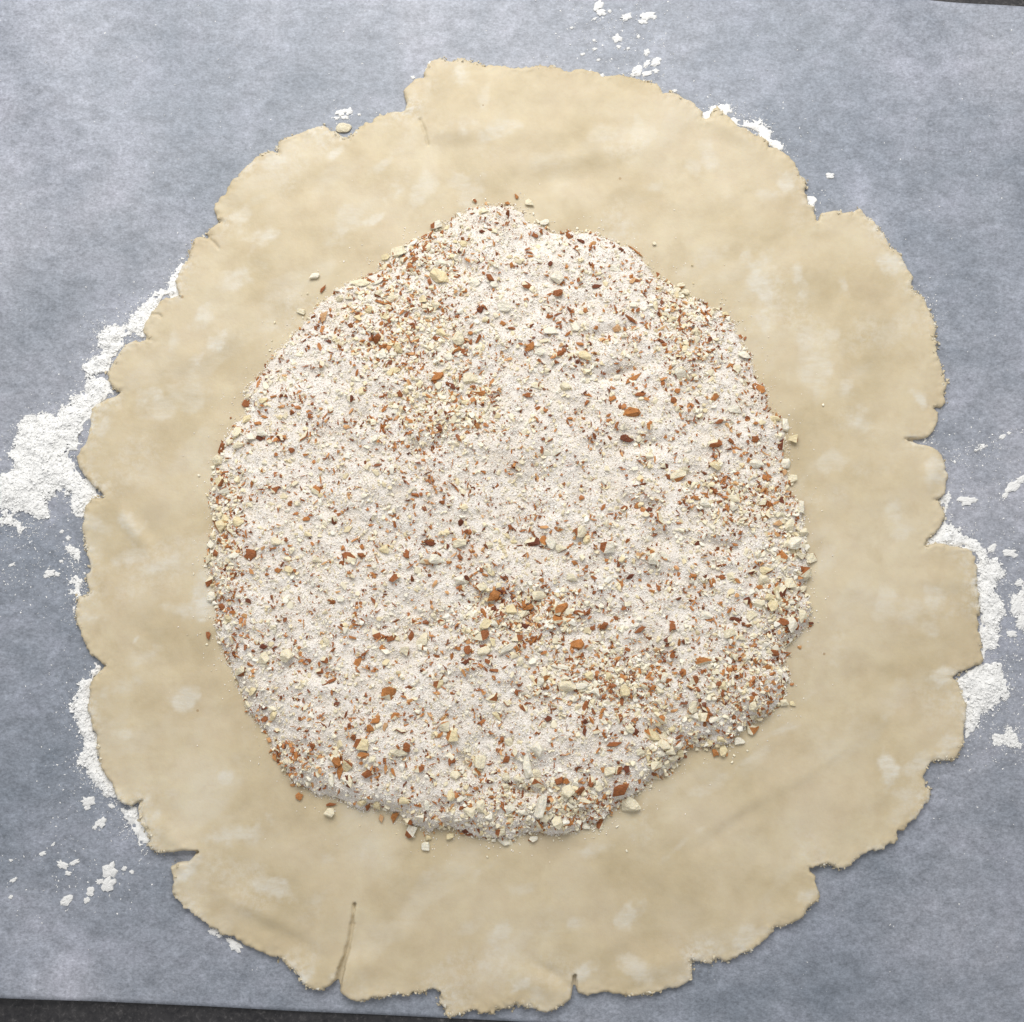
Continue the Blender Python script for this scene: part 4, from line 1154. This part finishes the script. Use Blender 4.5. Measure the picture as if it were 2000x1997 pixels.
# fine meal and flecks spread evenly through the sugar
for nm, cnt, lo, hi, mat, fl, el, nn in (('fine_meal', 9500, 0.0006, 0.0014, MEAL, 0.55, (0.8, 1.5), 7), ('fine_flecks', 2500, 0.0003, 0.0007, SPECK, 0.45, (0.9, 2.2), 6)):
    R = rand_in_fill(cnt, False, 0.0008)
    x, y = R[:, 2], R[:, 3]
    sz = lo + (hi - lo) * rng.random(len(x)) ** 2.0
    z = sample(TOP, x, y) + 0.00022 + sz * rng.uniform(-0.1, 0.2, len(x))
    scatter(nm, np.stack([x, y, z], 1), sz, fl, mat, 925 + nn, el, nn, None, 0.4, mound)

# chopped bits between meal and pieces, mostly in the coarse parts
for nm, cnt, lo, hi, mat, fl, el, nn in (('chopped_nut_bits', 1900, 0.0014, 0.0030, MEAL, 0.6, (0.85, 1.35), 10), ('chopped_skin_bits', 2700, 0.0010, 0.0027, SPECK, 0.4, (0.9, 1.7), 8)):
    R = rand_in_fill(cnt * 4, True, 0.0008)
    clus = smooth(-0.15, 0.45, fbm(R[:, 2], R[:, 3], 0.014, 3, 180 if mat is SPECK else 190))
    R = R[rng.random(len(R)) < (coarse_w(R[:, 0], R[:, 1]) + 0.55) * (0.25 + 0.9 * clus)][:cnt]
    x, y = R[:, 2], R[:, 3]
    sz = lo + (hi - lo) * rng.random(len(x)) ** 2.0
    z = sample(TOP, x, y) + sz * rng.uniform(0.0, 0.22, len(x))
    scatter(nm, np.stack([x, y, z], 1), sz, fl, mat, 940 + nn, el, nn, None, 0.35, mound)

# brown specks, gathered in clusters
n_b = 11500
R = rand_in_fill(n_b * 3, False, 0.001)
w = 0.14 + smooth(-0.1, 0.7, fbm(R[:, 2], R[:, 3], 0.012, 3, 180)) + 0.7 * coarse_w(R[:, 0], R[:, 1])
R = R[rng.random(len(R)) < w / w.max()][:n_b]
x, y = R[:, 2], R[:, 3]
sz = 0.0004 + 0.0017 * rng.random(len(x)) ** 3.0
z = sample(TOP, x, y) + 0.0003 + sz * rng.uniform(0.0, 0.25, len(x))
scatter('nut_skin_specks', np.stack([x, y, z], 1), sz, 0.45, SPECK, 960, (0.9, 2.2), 6, None, 0.5, mound)

# crumbs and sugar scattered on the bare dough round the mound
px, py = rng.uniform(330, 1660, 60000), rng.uniform(320, 1700, 60000)
x, y = ground(px, py, 0.003)
s = sample(sd_fill, x, y)
ok = (s > 0.0008) & (rng.random(60000) < 0.55 * np.exp(-s / 0.0028) + 0.006 * np.exp(-s / 0.02)) & (sample(sd_dough, x, y) < -0.002)
x, y = x[ok], y[ok]
sz = rng.uniform(0.0002, 0.0006, len(x))
scatter('stray_sugar', np.stack([x, y, sample(TOP, x, y) + sz * 0.35], 1), sz, 0.85, SUGAR, 990, (0.8, 1.25), 7, np.clip(rng.normal(0.55, 0.25, len(x)), 0, 1), 0.6, mound)
ok = rng.random(len(x)) < 0.06
sz = rng.uniform(0.0005, 0.0012, ok.sum())
scatter('stray_crumbs', np.stack([x[ok], y[ok], sample(TOP, x[ok], y[ok]) + sz * 0.3], 1), sz, 0.6, MEAL, 995, (0.8, 1.4), 8, None, 0.4, mound)

# dry crumbs along the torn rim of the dough
px, py = rng.uniform(130, 1960, 400000), rng.uniform(100, 1997, 400000)
x, y = ground(px, py, 0.0015)
s = sample(sd_dough, x, y)
patch = smooth(-0.25, 0.5, perlin(x / 0.018, y / 0.018, 402))
ok = (s < 0.0010) & (s > -0.0013) & (rng.random(len(x)) < 0.55 * patch) & (sample(calm, x, y) > 0.6)
x, y, s = x[ok], y[ok], s[ok]
sz = 0.0004 + 0.0012 * rng.random(len(x)) ** 2.2
z = np.where(s < 0, sample(SURF, x, y) - 0.0001, sample(PZ, x, y) + sz * 0.25)
CRUMB = mat_sugar('dough_crumbs', [(0.0, (0.52, 0.44, 0.30)), (0.6, (0.60, 0.53, 0.39)), (1.0, (0.70, 0.67, 0.58))], 0.7, 0.2)
scatter('edge_crumbs', np.stack([x, y, z], 1), sz, 0.6, CRUMB, 1040, (0.8, 1.4), 8, None, 0.5, dough)

# leftover small pieces join the crumbs
for lst, mat, nm in ((rest_pale, MEAL, 'small_nut_bits'), (rest_brown, SPECK, 'small_skin_bits')):
    if lst:
        P = np.array([[*on_surface(p[1], p[2])] for p in lst], float).reshape(-1, 2)
        S = np.array([math.sqrt(p[3] * p[4]) * PXM for p in lst])
        Z = sample(TOP, P[:, 0], P[:, 1]) + S * 0.2
        scatter(nm, np.stack([P[:, 0], P[:, 1], Z], 1), S, 0.5, mat, 1010, (0.9, 1.6), 10, None, 0.3, mound)

# ------------------------------------------------------------------ flour
DRIFTS = [
    ('flour_drift', 'thick lumpy drift of white flour spilling away from the dough notch', 1.0,
     win(0, 650, [(505, 20), (520, 110), (432, 192), (462, 255), (402, 345), (312, 402), (200, 445), (92, 492), (42, 650), (92, 700), (-40, 790), (-60, 990), (60, 965), (165, 1002),
                  (275, 985), (245, 905), (330, 862), (400, 975), (452, 985), (545, 880), (500, 828), (430, 760), (395, 660), (425, 560), (470, 455), (495, 405), (620, 335), (570, 235),
                  (535, 228), (640, 90), (690, 40), (800, 30), (780, 5), (640, -60), (560, -40)])),
    ('flour_drift', 'narrow strip of flour climbing along the notched dough edge', 0.8,
     win(0, 0, [(495, 1800), (560, 1745), (640, 1722), (740, 1652), (800, 1592), (900, 1532), (945, 1452), (985, 1430), (975, 1480), (960, 1530), (965, 1592), (900, 1612), (830, 1672), (800, 1740), (790, 1790), (700, 1830), (560, 1830)])),
    ('flour_drift', 'thin dusty tail of flour fading out on the paper', 0.35,
     win(0, 650, [(-60, 990), (60, 960), (170, 1005), (230, 1090), (120, 1110), (-40, 1050)])),
    ('flour_drift', 'broken patch of flour beside the straight dough edge', 0.45,
     win(0, 650, [(350, 1150), (400, 1140), (440, 1220), (430, 1290), (460, 1350), (440, 1440), (410, 1500), (400, 1560), (375, 1500), (395, 1420), (370, 1320)])),
    ('flour_drift', 'long narrow flour bank hugging the smooth curve of dough', 0.9,
     win(0, 1297, [(520, 20), (440, 90), (382, 205), (402, 300), (442, 420), (412, 560), (452, 650), (520, 680), (620, 742), (655, 725), (610, 640), (560, 560), (530, 450), (520, 370), (485, 300), (470, 220), (490, 100)])),
    ('flour_drift', 'short flour bank below the small dough tear', 0.9,
     win(0, 1297, [(642, 770), (662, 870), (722, 925), (780, 988), (815, 970), (815, 925), (770, 850), (750, 790), (690, 765)])),
    ('flour_drift', 'ridge of flour showing behind the pointed dough flap', 0.8,
     win(1300, 0, [(345, 648), (440, 630), (505, 640), (552, 690), (572, 745), (590, 755), (625, 765), (652, 822), (600, 815), (545, 790), (440, 712)])),
    ('flour_drift', 'small flour ridge at the notch beside the pointed flap', 0.5,
     win(1300, 0, [(232, 605), (245, 562), (290, 560), (375, 572), (382, 598), (310, 610), (280, 600), (240, 650), (200, 650)])),
    ('flour_drift', 'crumbly flour fringe on the dough edge above the square lobe', 0.6,
     win(1300, 0, [(745, 1050), (790, 1080), (802, 1130), (805, 1180), (770, 1170), (740, 1110)])),
    ('flour_drift', 'thin flour fringe along the curved dough edge', 0.4,
     win(1300, 0, [(1395, 1615), (1420, 1610), (1425, 1670), (1448, 1700), (1455, 1740), (1440, 1745), (1415, 1680)])),
    ('flour_drift', 'wide powdery flour bank around the squared dough lobe', 1.0,
     win(1300, 650, [(1395, 1145), (1430, 1090), (1530, 1008), (1620, 1062), (1700, 1140), (1785, 1232), (1835, 1300), (1805, 1400), (1835, 1500), (1800, 1600), (1790, 1700), (1700, 1760), (1690, 1600), (1670, 1480), (1670, 1300), (1655, 1190), (1540, 1150)])),
    ('flour_drift', 'fan of flour in the deep notch under the squared lobe', 1.0,
     win(1300, 1297, [(1545, 70), (1640, 30), (1720, 5), (1780, -20), (1830, -40), (1845, 40), (1872, 140), (1800, 232), (1720, 310), (1640, 400), (1600, 430), (1600, 330), (1620, 220), (1580, 140)])),
    ('flour_drift', 'small flour heap where the rounded lobe meets the bank', 0.5,
     win(1300, 650, [(1480, 880), (1520, 855), (1535, 900), (1510, 960), (1500, 930)])),
    ('flour_drift', 'line of flour streaking out across bare paper', 0.35,
     win(1300, 650, [(1495, 700), (1560, 665), (1640, 640), (1740, 575), (1780, 585), (1730, 630), (1620, 670), (1540, 720), (1505, 735)])),
    ('flour_drift', 'flour smear by the torn dough corner', 0.45,
     win(1300, 650, [(1370, 585), (1440, 555), (1455, 590), (1440, 612), (1390, 606)])),
    ('flour_drift', 'loose dusting of flour spread beyond the wide bank', 0.3,
     win(1300, 650, [(1830, 1420), (1929, 1340), (1990, 1480), (1980, 1700), (1900, 1640), (1850, 1600)])),
    ('flour_drift', 'thin patch of flour past the fan', 0.3,
     win(1300, 1297, [(1720, 400), (1790, 335), (1900, 340), (1960, 420), (1900, 480), (1790, 450)])),
]
SURF0 = PZ
clump = fbm(XX, YY, 0.0042, 4, 200, 0.62)
clump2 = np.abs(perlin(XX / 0.0026, YY / 0.0026, 215))
edge_n = fbm(XX, YY, 0.010, 5, 220, 0.68)
flour_sd_all = np.full((N, N), 0.03)
FZ = np.full((N, N), -1.0)
for name, label, amt, pts in DRIFTS:
    sd = sdf(to_world(pts, 0.001), 0.02)
    sdn = sd + edge_n * (0.0026 if amt > 0.6 else 0.0036) + 0.0014 * (clump if amt < 0.6 else clump * 0.7) + (0.0012 if amt < 0.5 else 0)
    if amt < 0.5:
        sdn = sd + 0.0009 + 0.0034 * clump + 0.0026 * edge_n
    flour_sd_all = np.minimum(flour_sd_all, sd + (0.0006 if amt < 0.5 else 0))
    dd = np.clip(-sdn, 0, None)
    h = amt * (0.0003 + 0.0015 * smooth(0, 0.010, dd)) * (0.55 + 0.45 * smooth(0, 0.0014, dd)) + 0.0006 * amt * clump * smooth(0, 0.0015, dd) + 0.00045 * amt * (0.35 - clump2) * smooth(0, 0.001, dd)
    # flour lies on the paper, a little of it on the rim of the dough
    base = np.where(sd_dough < 0.0002, np.minimum(SURF, PZ + 0.0012), PZ)
    hz = PZ + np.maximum(h, 0.0)
    holes = smooth(0.0, 0.00022, h - 0.0001)
    sdn = np.where(h < 0.00008, np.maximum(sdn, 0.0002), sdn)
    FZ = np.where(sdn < -0.0002, np.maximum(FZ, hz), FZ)
    o = sheet(name, sdn, np.maximum(hz, PZ + 0.00006), PZ - 0.00005, FLOUR_SHEET, {'cover': smooth(-0.0005, 0.0042 if amt > 0.6 else 0.006, dd) * 1.15 + np.where(sd_dough < 0.0045, 0.55, 0.0)})
    tag(o, label, 'flour', kind='stuff')

# flour dust and tiny lumps round the drifts
px, py = rng.uniform(-20, 2020, 420000), rng.uniform(-20, 1940, 420000)
x, y = ground(px, py, 0.0008)
s = np.clip(sample(flour_sd_all, x, y), 0, None)
DUST = [(1200, 60, 90, 70, .30), (1240, 130, 70, 60, .3), (70, 1090, 110, 70, .35), (150, 1060, 70, 60, .25), (130, 1700, 110, 90, .12), (200, 1720, 60, 60, .15), (1960, 1080, 70, 60, .25), (1980, 1230, 50, 130, .55),
        (1960, 1440, 60, 50, .35), (1900, 880, 90, 40, .2), (1985, 950, 40, 40, .3), (170, 1560, 70, 60, .2), (680, 225, 40, 30, .3), (1430, 220, 50, 40, .2), (1890, 980, 50, 24, .35), (130, 1120, 50, 40, .3), (1150, 20, 50, 40, .2)]
DUST += [(1850 + 22 * i, 903 - 10.5 * i, 16, 9, 0.7 - 0.07 * i) for i in range(7)] + [(1960 + 12 * i, 968 - 12 * i, 16, 12, 0.7) for i in range(4)]
pr = 0.9 * np.exp(-s / 0.0018) + 0.10 * np.exp(-s / 0.007) + 0.0007
for dx, dy, a, b, w in DUST:
    pr = np.maximum(pr, w * np.exp(-((px - dx) / a) ** 2 - ((py - dy) / b) ** 2))
ok = (rng.random(len(px)) < pr) & (sample(sd_dough, x, y) > 0.0005) & (sample(FZ, x, y) < 0.0001)
x, y = x[ok], y[ok]
sz = 0.00016 + 0.0007 * rng.random(len(x)) ** 4
o = scatter('flour_dust', np.stack([x, y, paper_z(x, y) + sz * 0.12], 1), sz, 0.45, FLOUR, 1100, (0.75, 1.35), 6, None, 0.3)
tag(o, 'fine specks of flour dusted over the paper around the dough', 'flour dust')

# soft crumbs lying on the drifts
px, py = rng.uniform(-20, 2020, 500000), rng.uniform(450, 1600, 500000)
x, y = ground(px, py, 0.001)
zf = sample(FZ, x, y)
ok = (zf > 0) & (sample(sd_dough, x, y) > 0.0002)
x, y, zf = x[ok][:9000], y[ok][:9000], zf[ok][:9000]
sz = 0.0004 + 0.0012 * rng.random(len(x)) ** 2.5
o = scatter('flour_crumbs', np.stack([x, y, zf - sz * 0.02], 1), sz, 0.4, FLOUR, 1150, (0.8, 1.3), 8, None, 0.4)
tag(o, 'soft white crumbs of flour covering the flour drifts', 'flour crumbs')

# separate flakes of pressed flour
def flour_flake(seed):
    r = random.Random(seed)
    bm = bmesh.new()
    n = 16
    rings = []
    a0 = r.uniform(0, 6)
    rad = [r.uniform(0.30, 0.58) for _ in range(n)]
    for lev, (sc, z) in enumerate([(1.0, 0.0), (0.92, 0.55), (0.55, 0.9)]):
        rings.append([bm.verts.new((rad[i] * sc * math.cos(a0 + 6.2832 * i / n) + r.uniform(-.04, .04), rad[i] * sc * math.sin(a0 + 6.2832 * i / n) + r.uniform(-.04, .04),
                                    z + (r.uniform(-0.2, 0.2) if lev else 0))) for i in range(n)])
    c = bm.verts.new((0, 0, r.uniform(0.7, 1.0)))
    for l in (0, 1):
        for i in range(n):
            j = (i + 1) % n
            bm.faces.new((rings[l][i], rings[l][j], rings[l + 1][j], rings[l + 1][i]))
    for i in range(n):
        bm.faces.new((rings[2][i], rings[2][(i + 1) % n], c))
    bm.faces.new(list(reversed(rings[0])))
    bmesh.ops.recalc_face_normals(bm, faces=bm.faces)
    me = bpy.data.meshes.new('flour_clump')
    bm.to_mesh(me); bm.free()
    me.materials.append(FLOUR)
    return me


FFL = [flour_flake(1200 + i) for i in range(10)]
FLAKES = {
    (650, 0, 'flour flake beyond the straight smooth dough edge', 'flour flakes beyond the straight dough edge'):
        [(1430, 30, 70, 40, 60), (1440, 65, 60, 45, 0), (1490, 60, 25, 20, 0), (1410, 100, 25, 15, 30), (1580, 90, 60, 45, 10), (1690, 85, 100, 50, 10), (1665, 115, 60, 30, 0), (1730, 95, 30, 20, 0), (1530, 205, 50, 55, 80), (1540, 250, 25, 22, 0),
         (1645, 195, 22, 24, 0), (1590, 258, 22, 18, 0), (1690, 280, 50, 30, 70), (1740, 330, 70, 50, 20), (1690, 340, 60, 30, 40), (1640, 380, 70, 60, 40), (1690, 395, 70, 30, 20), (1740, 380, 40, 25, 0), (1620, 400, 40, 25, 0),
         (1345, 290, 30, 18, 10), (1410, 262, 30, 18, 0), (1430, 320, 25, 18, 0), (1285, 148, 24, 16, 0), (1405, 215, 20, 18, 0)],
    (650, 0, 'white flour speck clinging to the far dough edge', 'flour specks on the far dough edge'): [(1448, 416, 28, 24, 0), (430, 415, 26, 22, 30), (1840, 488, 30, 20, 0), (1385, 382, 22, 14, 0), (520, 345, 24, 14, 50)],
    (650, 0, 'white flour fleck beside the pale dough crumb', 'flour flecks beside the dough crumb'): [(45, 605, 60, 40, 20), (85, 600, 40, 50, 0), (60, 630, 50, 25, 0), (140, 615, 22, 16, 0), (20, 635, 30, 20, 0)],
    (1300, 0, 'single white flour flake alone on paper near the square lobe', None): [(885, 945, 52, 36, 10)],
    (0, 1297, 'flour flake on paper below the narrow flour bank', 'flour flakes below the flour bank'):
        [(545, 855, 60, 50, 40), (510, 880, 30, 22, 0), (475, 740, 70, 55, 0), (470, 775, 40, 25, 30), (590, 1110, 90, 70, 60), (580, 1190, 90, 70, 60), (540, 1170, 40, 30, 0), (490, 1225, 60, 40, 60), (470, 1270, 40, 30, 0), (365, 1270, 70, 50, 30),
         (345, 1285, 40, 24, 0), (340, 1080, 60, 40, -30), (400, 1068, 60, 26, 25), (370, 1125, 36, 24, 0), (230, 1020, 40, 24, 20), (80, 1160, 40, 20, 30), (65, 1250, 26, 22, 0), (670, 1100, 30, 26, 0), (710, 1120, 24, 18, 0), (65, 1055, 20, 14, 0),
         (290, 970, 26, 14, 50), (600, 765, 40, 24, -30)],
    (0, 1297, 'white flour flake tucked against the near dough edge', 'flour flakes against the near dough edge'): [(1265, 1515, 80, 55, -30), (1240, 1490, 50, 30, -40), (1150, 1440, 55, 40, -20), (1180, 1465, 30, 20, 0)],
    (1300, 650, 'white flour flake lying on paper past the flour bank', 'flour flakes past the flour bank'):
        [(1870, 830, 90, 45, 40), (1915, 790, 60, 40, 20), (1830, 875, 40, 28, 30), (1625, 905, 90, 50, 0), (1590, 895, 36, 28, 0), (1665, 900, 36, 26, 0), (1850, 1185, 80, 40, 10), (1880, 1200, 40, 24, 0), (1760, 1160, 60, 36, 40),
         (1815, 560, 40, 26, 20), (1850, 540, 26, 16, 0), (1905, 1345, 50, 40, 0), (1890, 1480, 90, 60, 60), (1920, 1560, 80, 60, 30), (1860, 1620, 60, 40, 0)],
    (0, 650, 'white flour lump on paper under the dusty tail', 'flour lumps under the dusty tail'): [(265, 1295, 60, 40, 20), (305, 1300, 34, 26, 0), (245, 1310, 30, 24, 0), (365, 1105, 30, 24, 0), (330, 1070, 26, 20, 0), (380, 1170, 60, 34, -40), (325, 1230, 26, 18, 0), (60, 1250, 40, 16, 30)],
}
for (ox, oy, label, group), items in FLAKES.items():
    for fx, fy, a, b, ang in items:
        if b > a:
            a, b = b, a
        x, y = ground(ox + fx / K7, oy + fy / K7, 0.001)
        x, y = float(x), float(y)
        z = float(sample(SURF, x, y))
        o = bpy.data.objects.new('flour_clump', random.choice(FFL))
        COL.objects.link(o)
        L, W = a / K7 * PXM * 1.1, b / K7 * PXM * 1.1
        o.matrix_world = Matrix.Translation((x, y, z)) @ Euler((0, 0, math.radians(ang))).to_matrix().to_4x4() @ Matrix.Diagonal((L, W, min(0.0008, 0.0002 + 0.11 * W), 1))
        near_by = sum(math.hypot(fx - q[0], fy - q[1]) < 0.55 * (a + max(q[2], q[3])) for q in items) - 1
        size = 'broad' if a > 65 else ('smallish' if a > 32 else 'tiny')
        shape = 'long' if b / a < 0.6 else 'roundish'
        by = 'alone' if near_by <= 0 else ('touching one other' if near_by == 1 else 'among others')
        tag(o, '%s %s %s, %s' % (size, shape, label, by) if group else label, 'flour clump', group)


# ------------------------------------------------------------------ the loose dough crumb at the far edge
def dough_crumb():
    bm = bmesh.new()
    bmesh.ops.create_icosphere(bm, subdivisions=3, radius=0.5)
    for v in bm.verts:
        c = v.co
        k = 1 + 0.22 * float(perlin(c.x * 2.2 + c.z, c.y * 2.2 - c.z, 301)) + 0.08 * float(perlin(c.x * 6, c.y * 6 + c.z * 5, 304))
        v.co = Vector((c.x * k, c.y * k * 0.62, max(c.z * k * 0.5, -0.16)))
        v.co.z += 0.16
    for f in bm.faces:
        f.smooth = True
    me = bpy.data.meshes.new('dough_crumb')
    bm.to_mesh(me); bm.free()
    M = Mat('pale_dough', 0.55, 0.25)
    f = M.noise(M.coords(), 5, 4, 0.6)
    M.color(M.ramp(f, [(0.3, (0.74, 0.66, 0.47)), (0.7, (0.82, 0.76, 0.60))]))
    M.normal(M.bump(f, 0.05, 0.4))
    me.materials.append(M.m)
    o = link('dough_crumb', me)
    x, y = ground(0 + 1848 / K7, 688 / K7, 0.001)
    x, y = float(x), float(y)
    o.location = (x, y, float(paper_z(x, y)))
    s = 95 / K7 * PXM
    o.scale = (s, s, s * 0.55)
    o.rotation_euler = (0, 0, math.radians(4))
    tag(o, 'small pale detached lump of dough resting against the dough edge', 'dough crumb')


dough_crumb()

print('triangles', sum(sum(len(p.vertices) - 2 for p in o.data.polygons) for o in {o.data.name: o for o in SC.objects if o.type == 'MESH'}.values()))
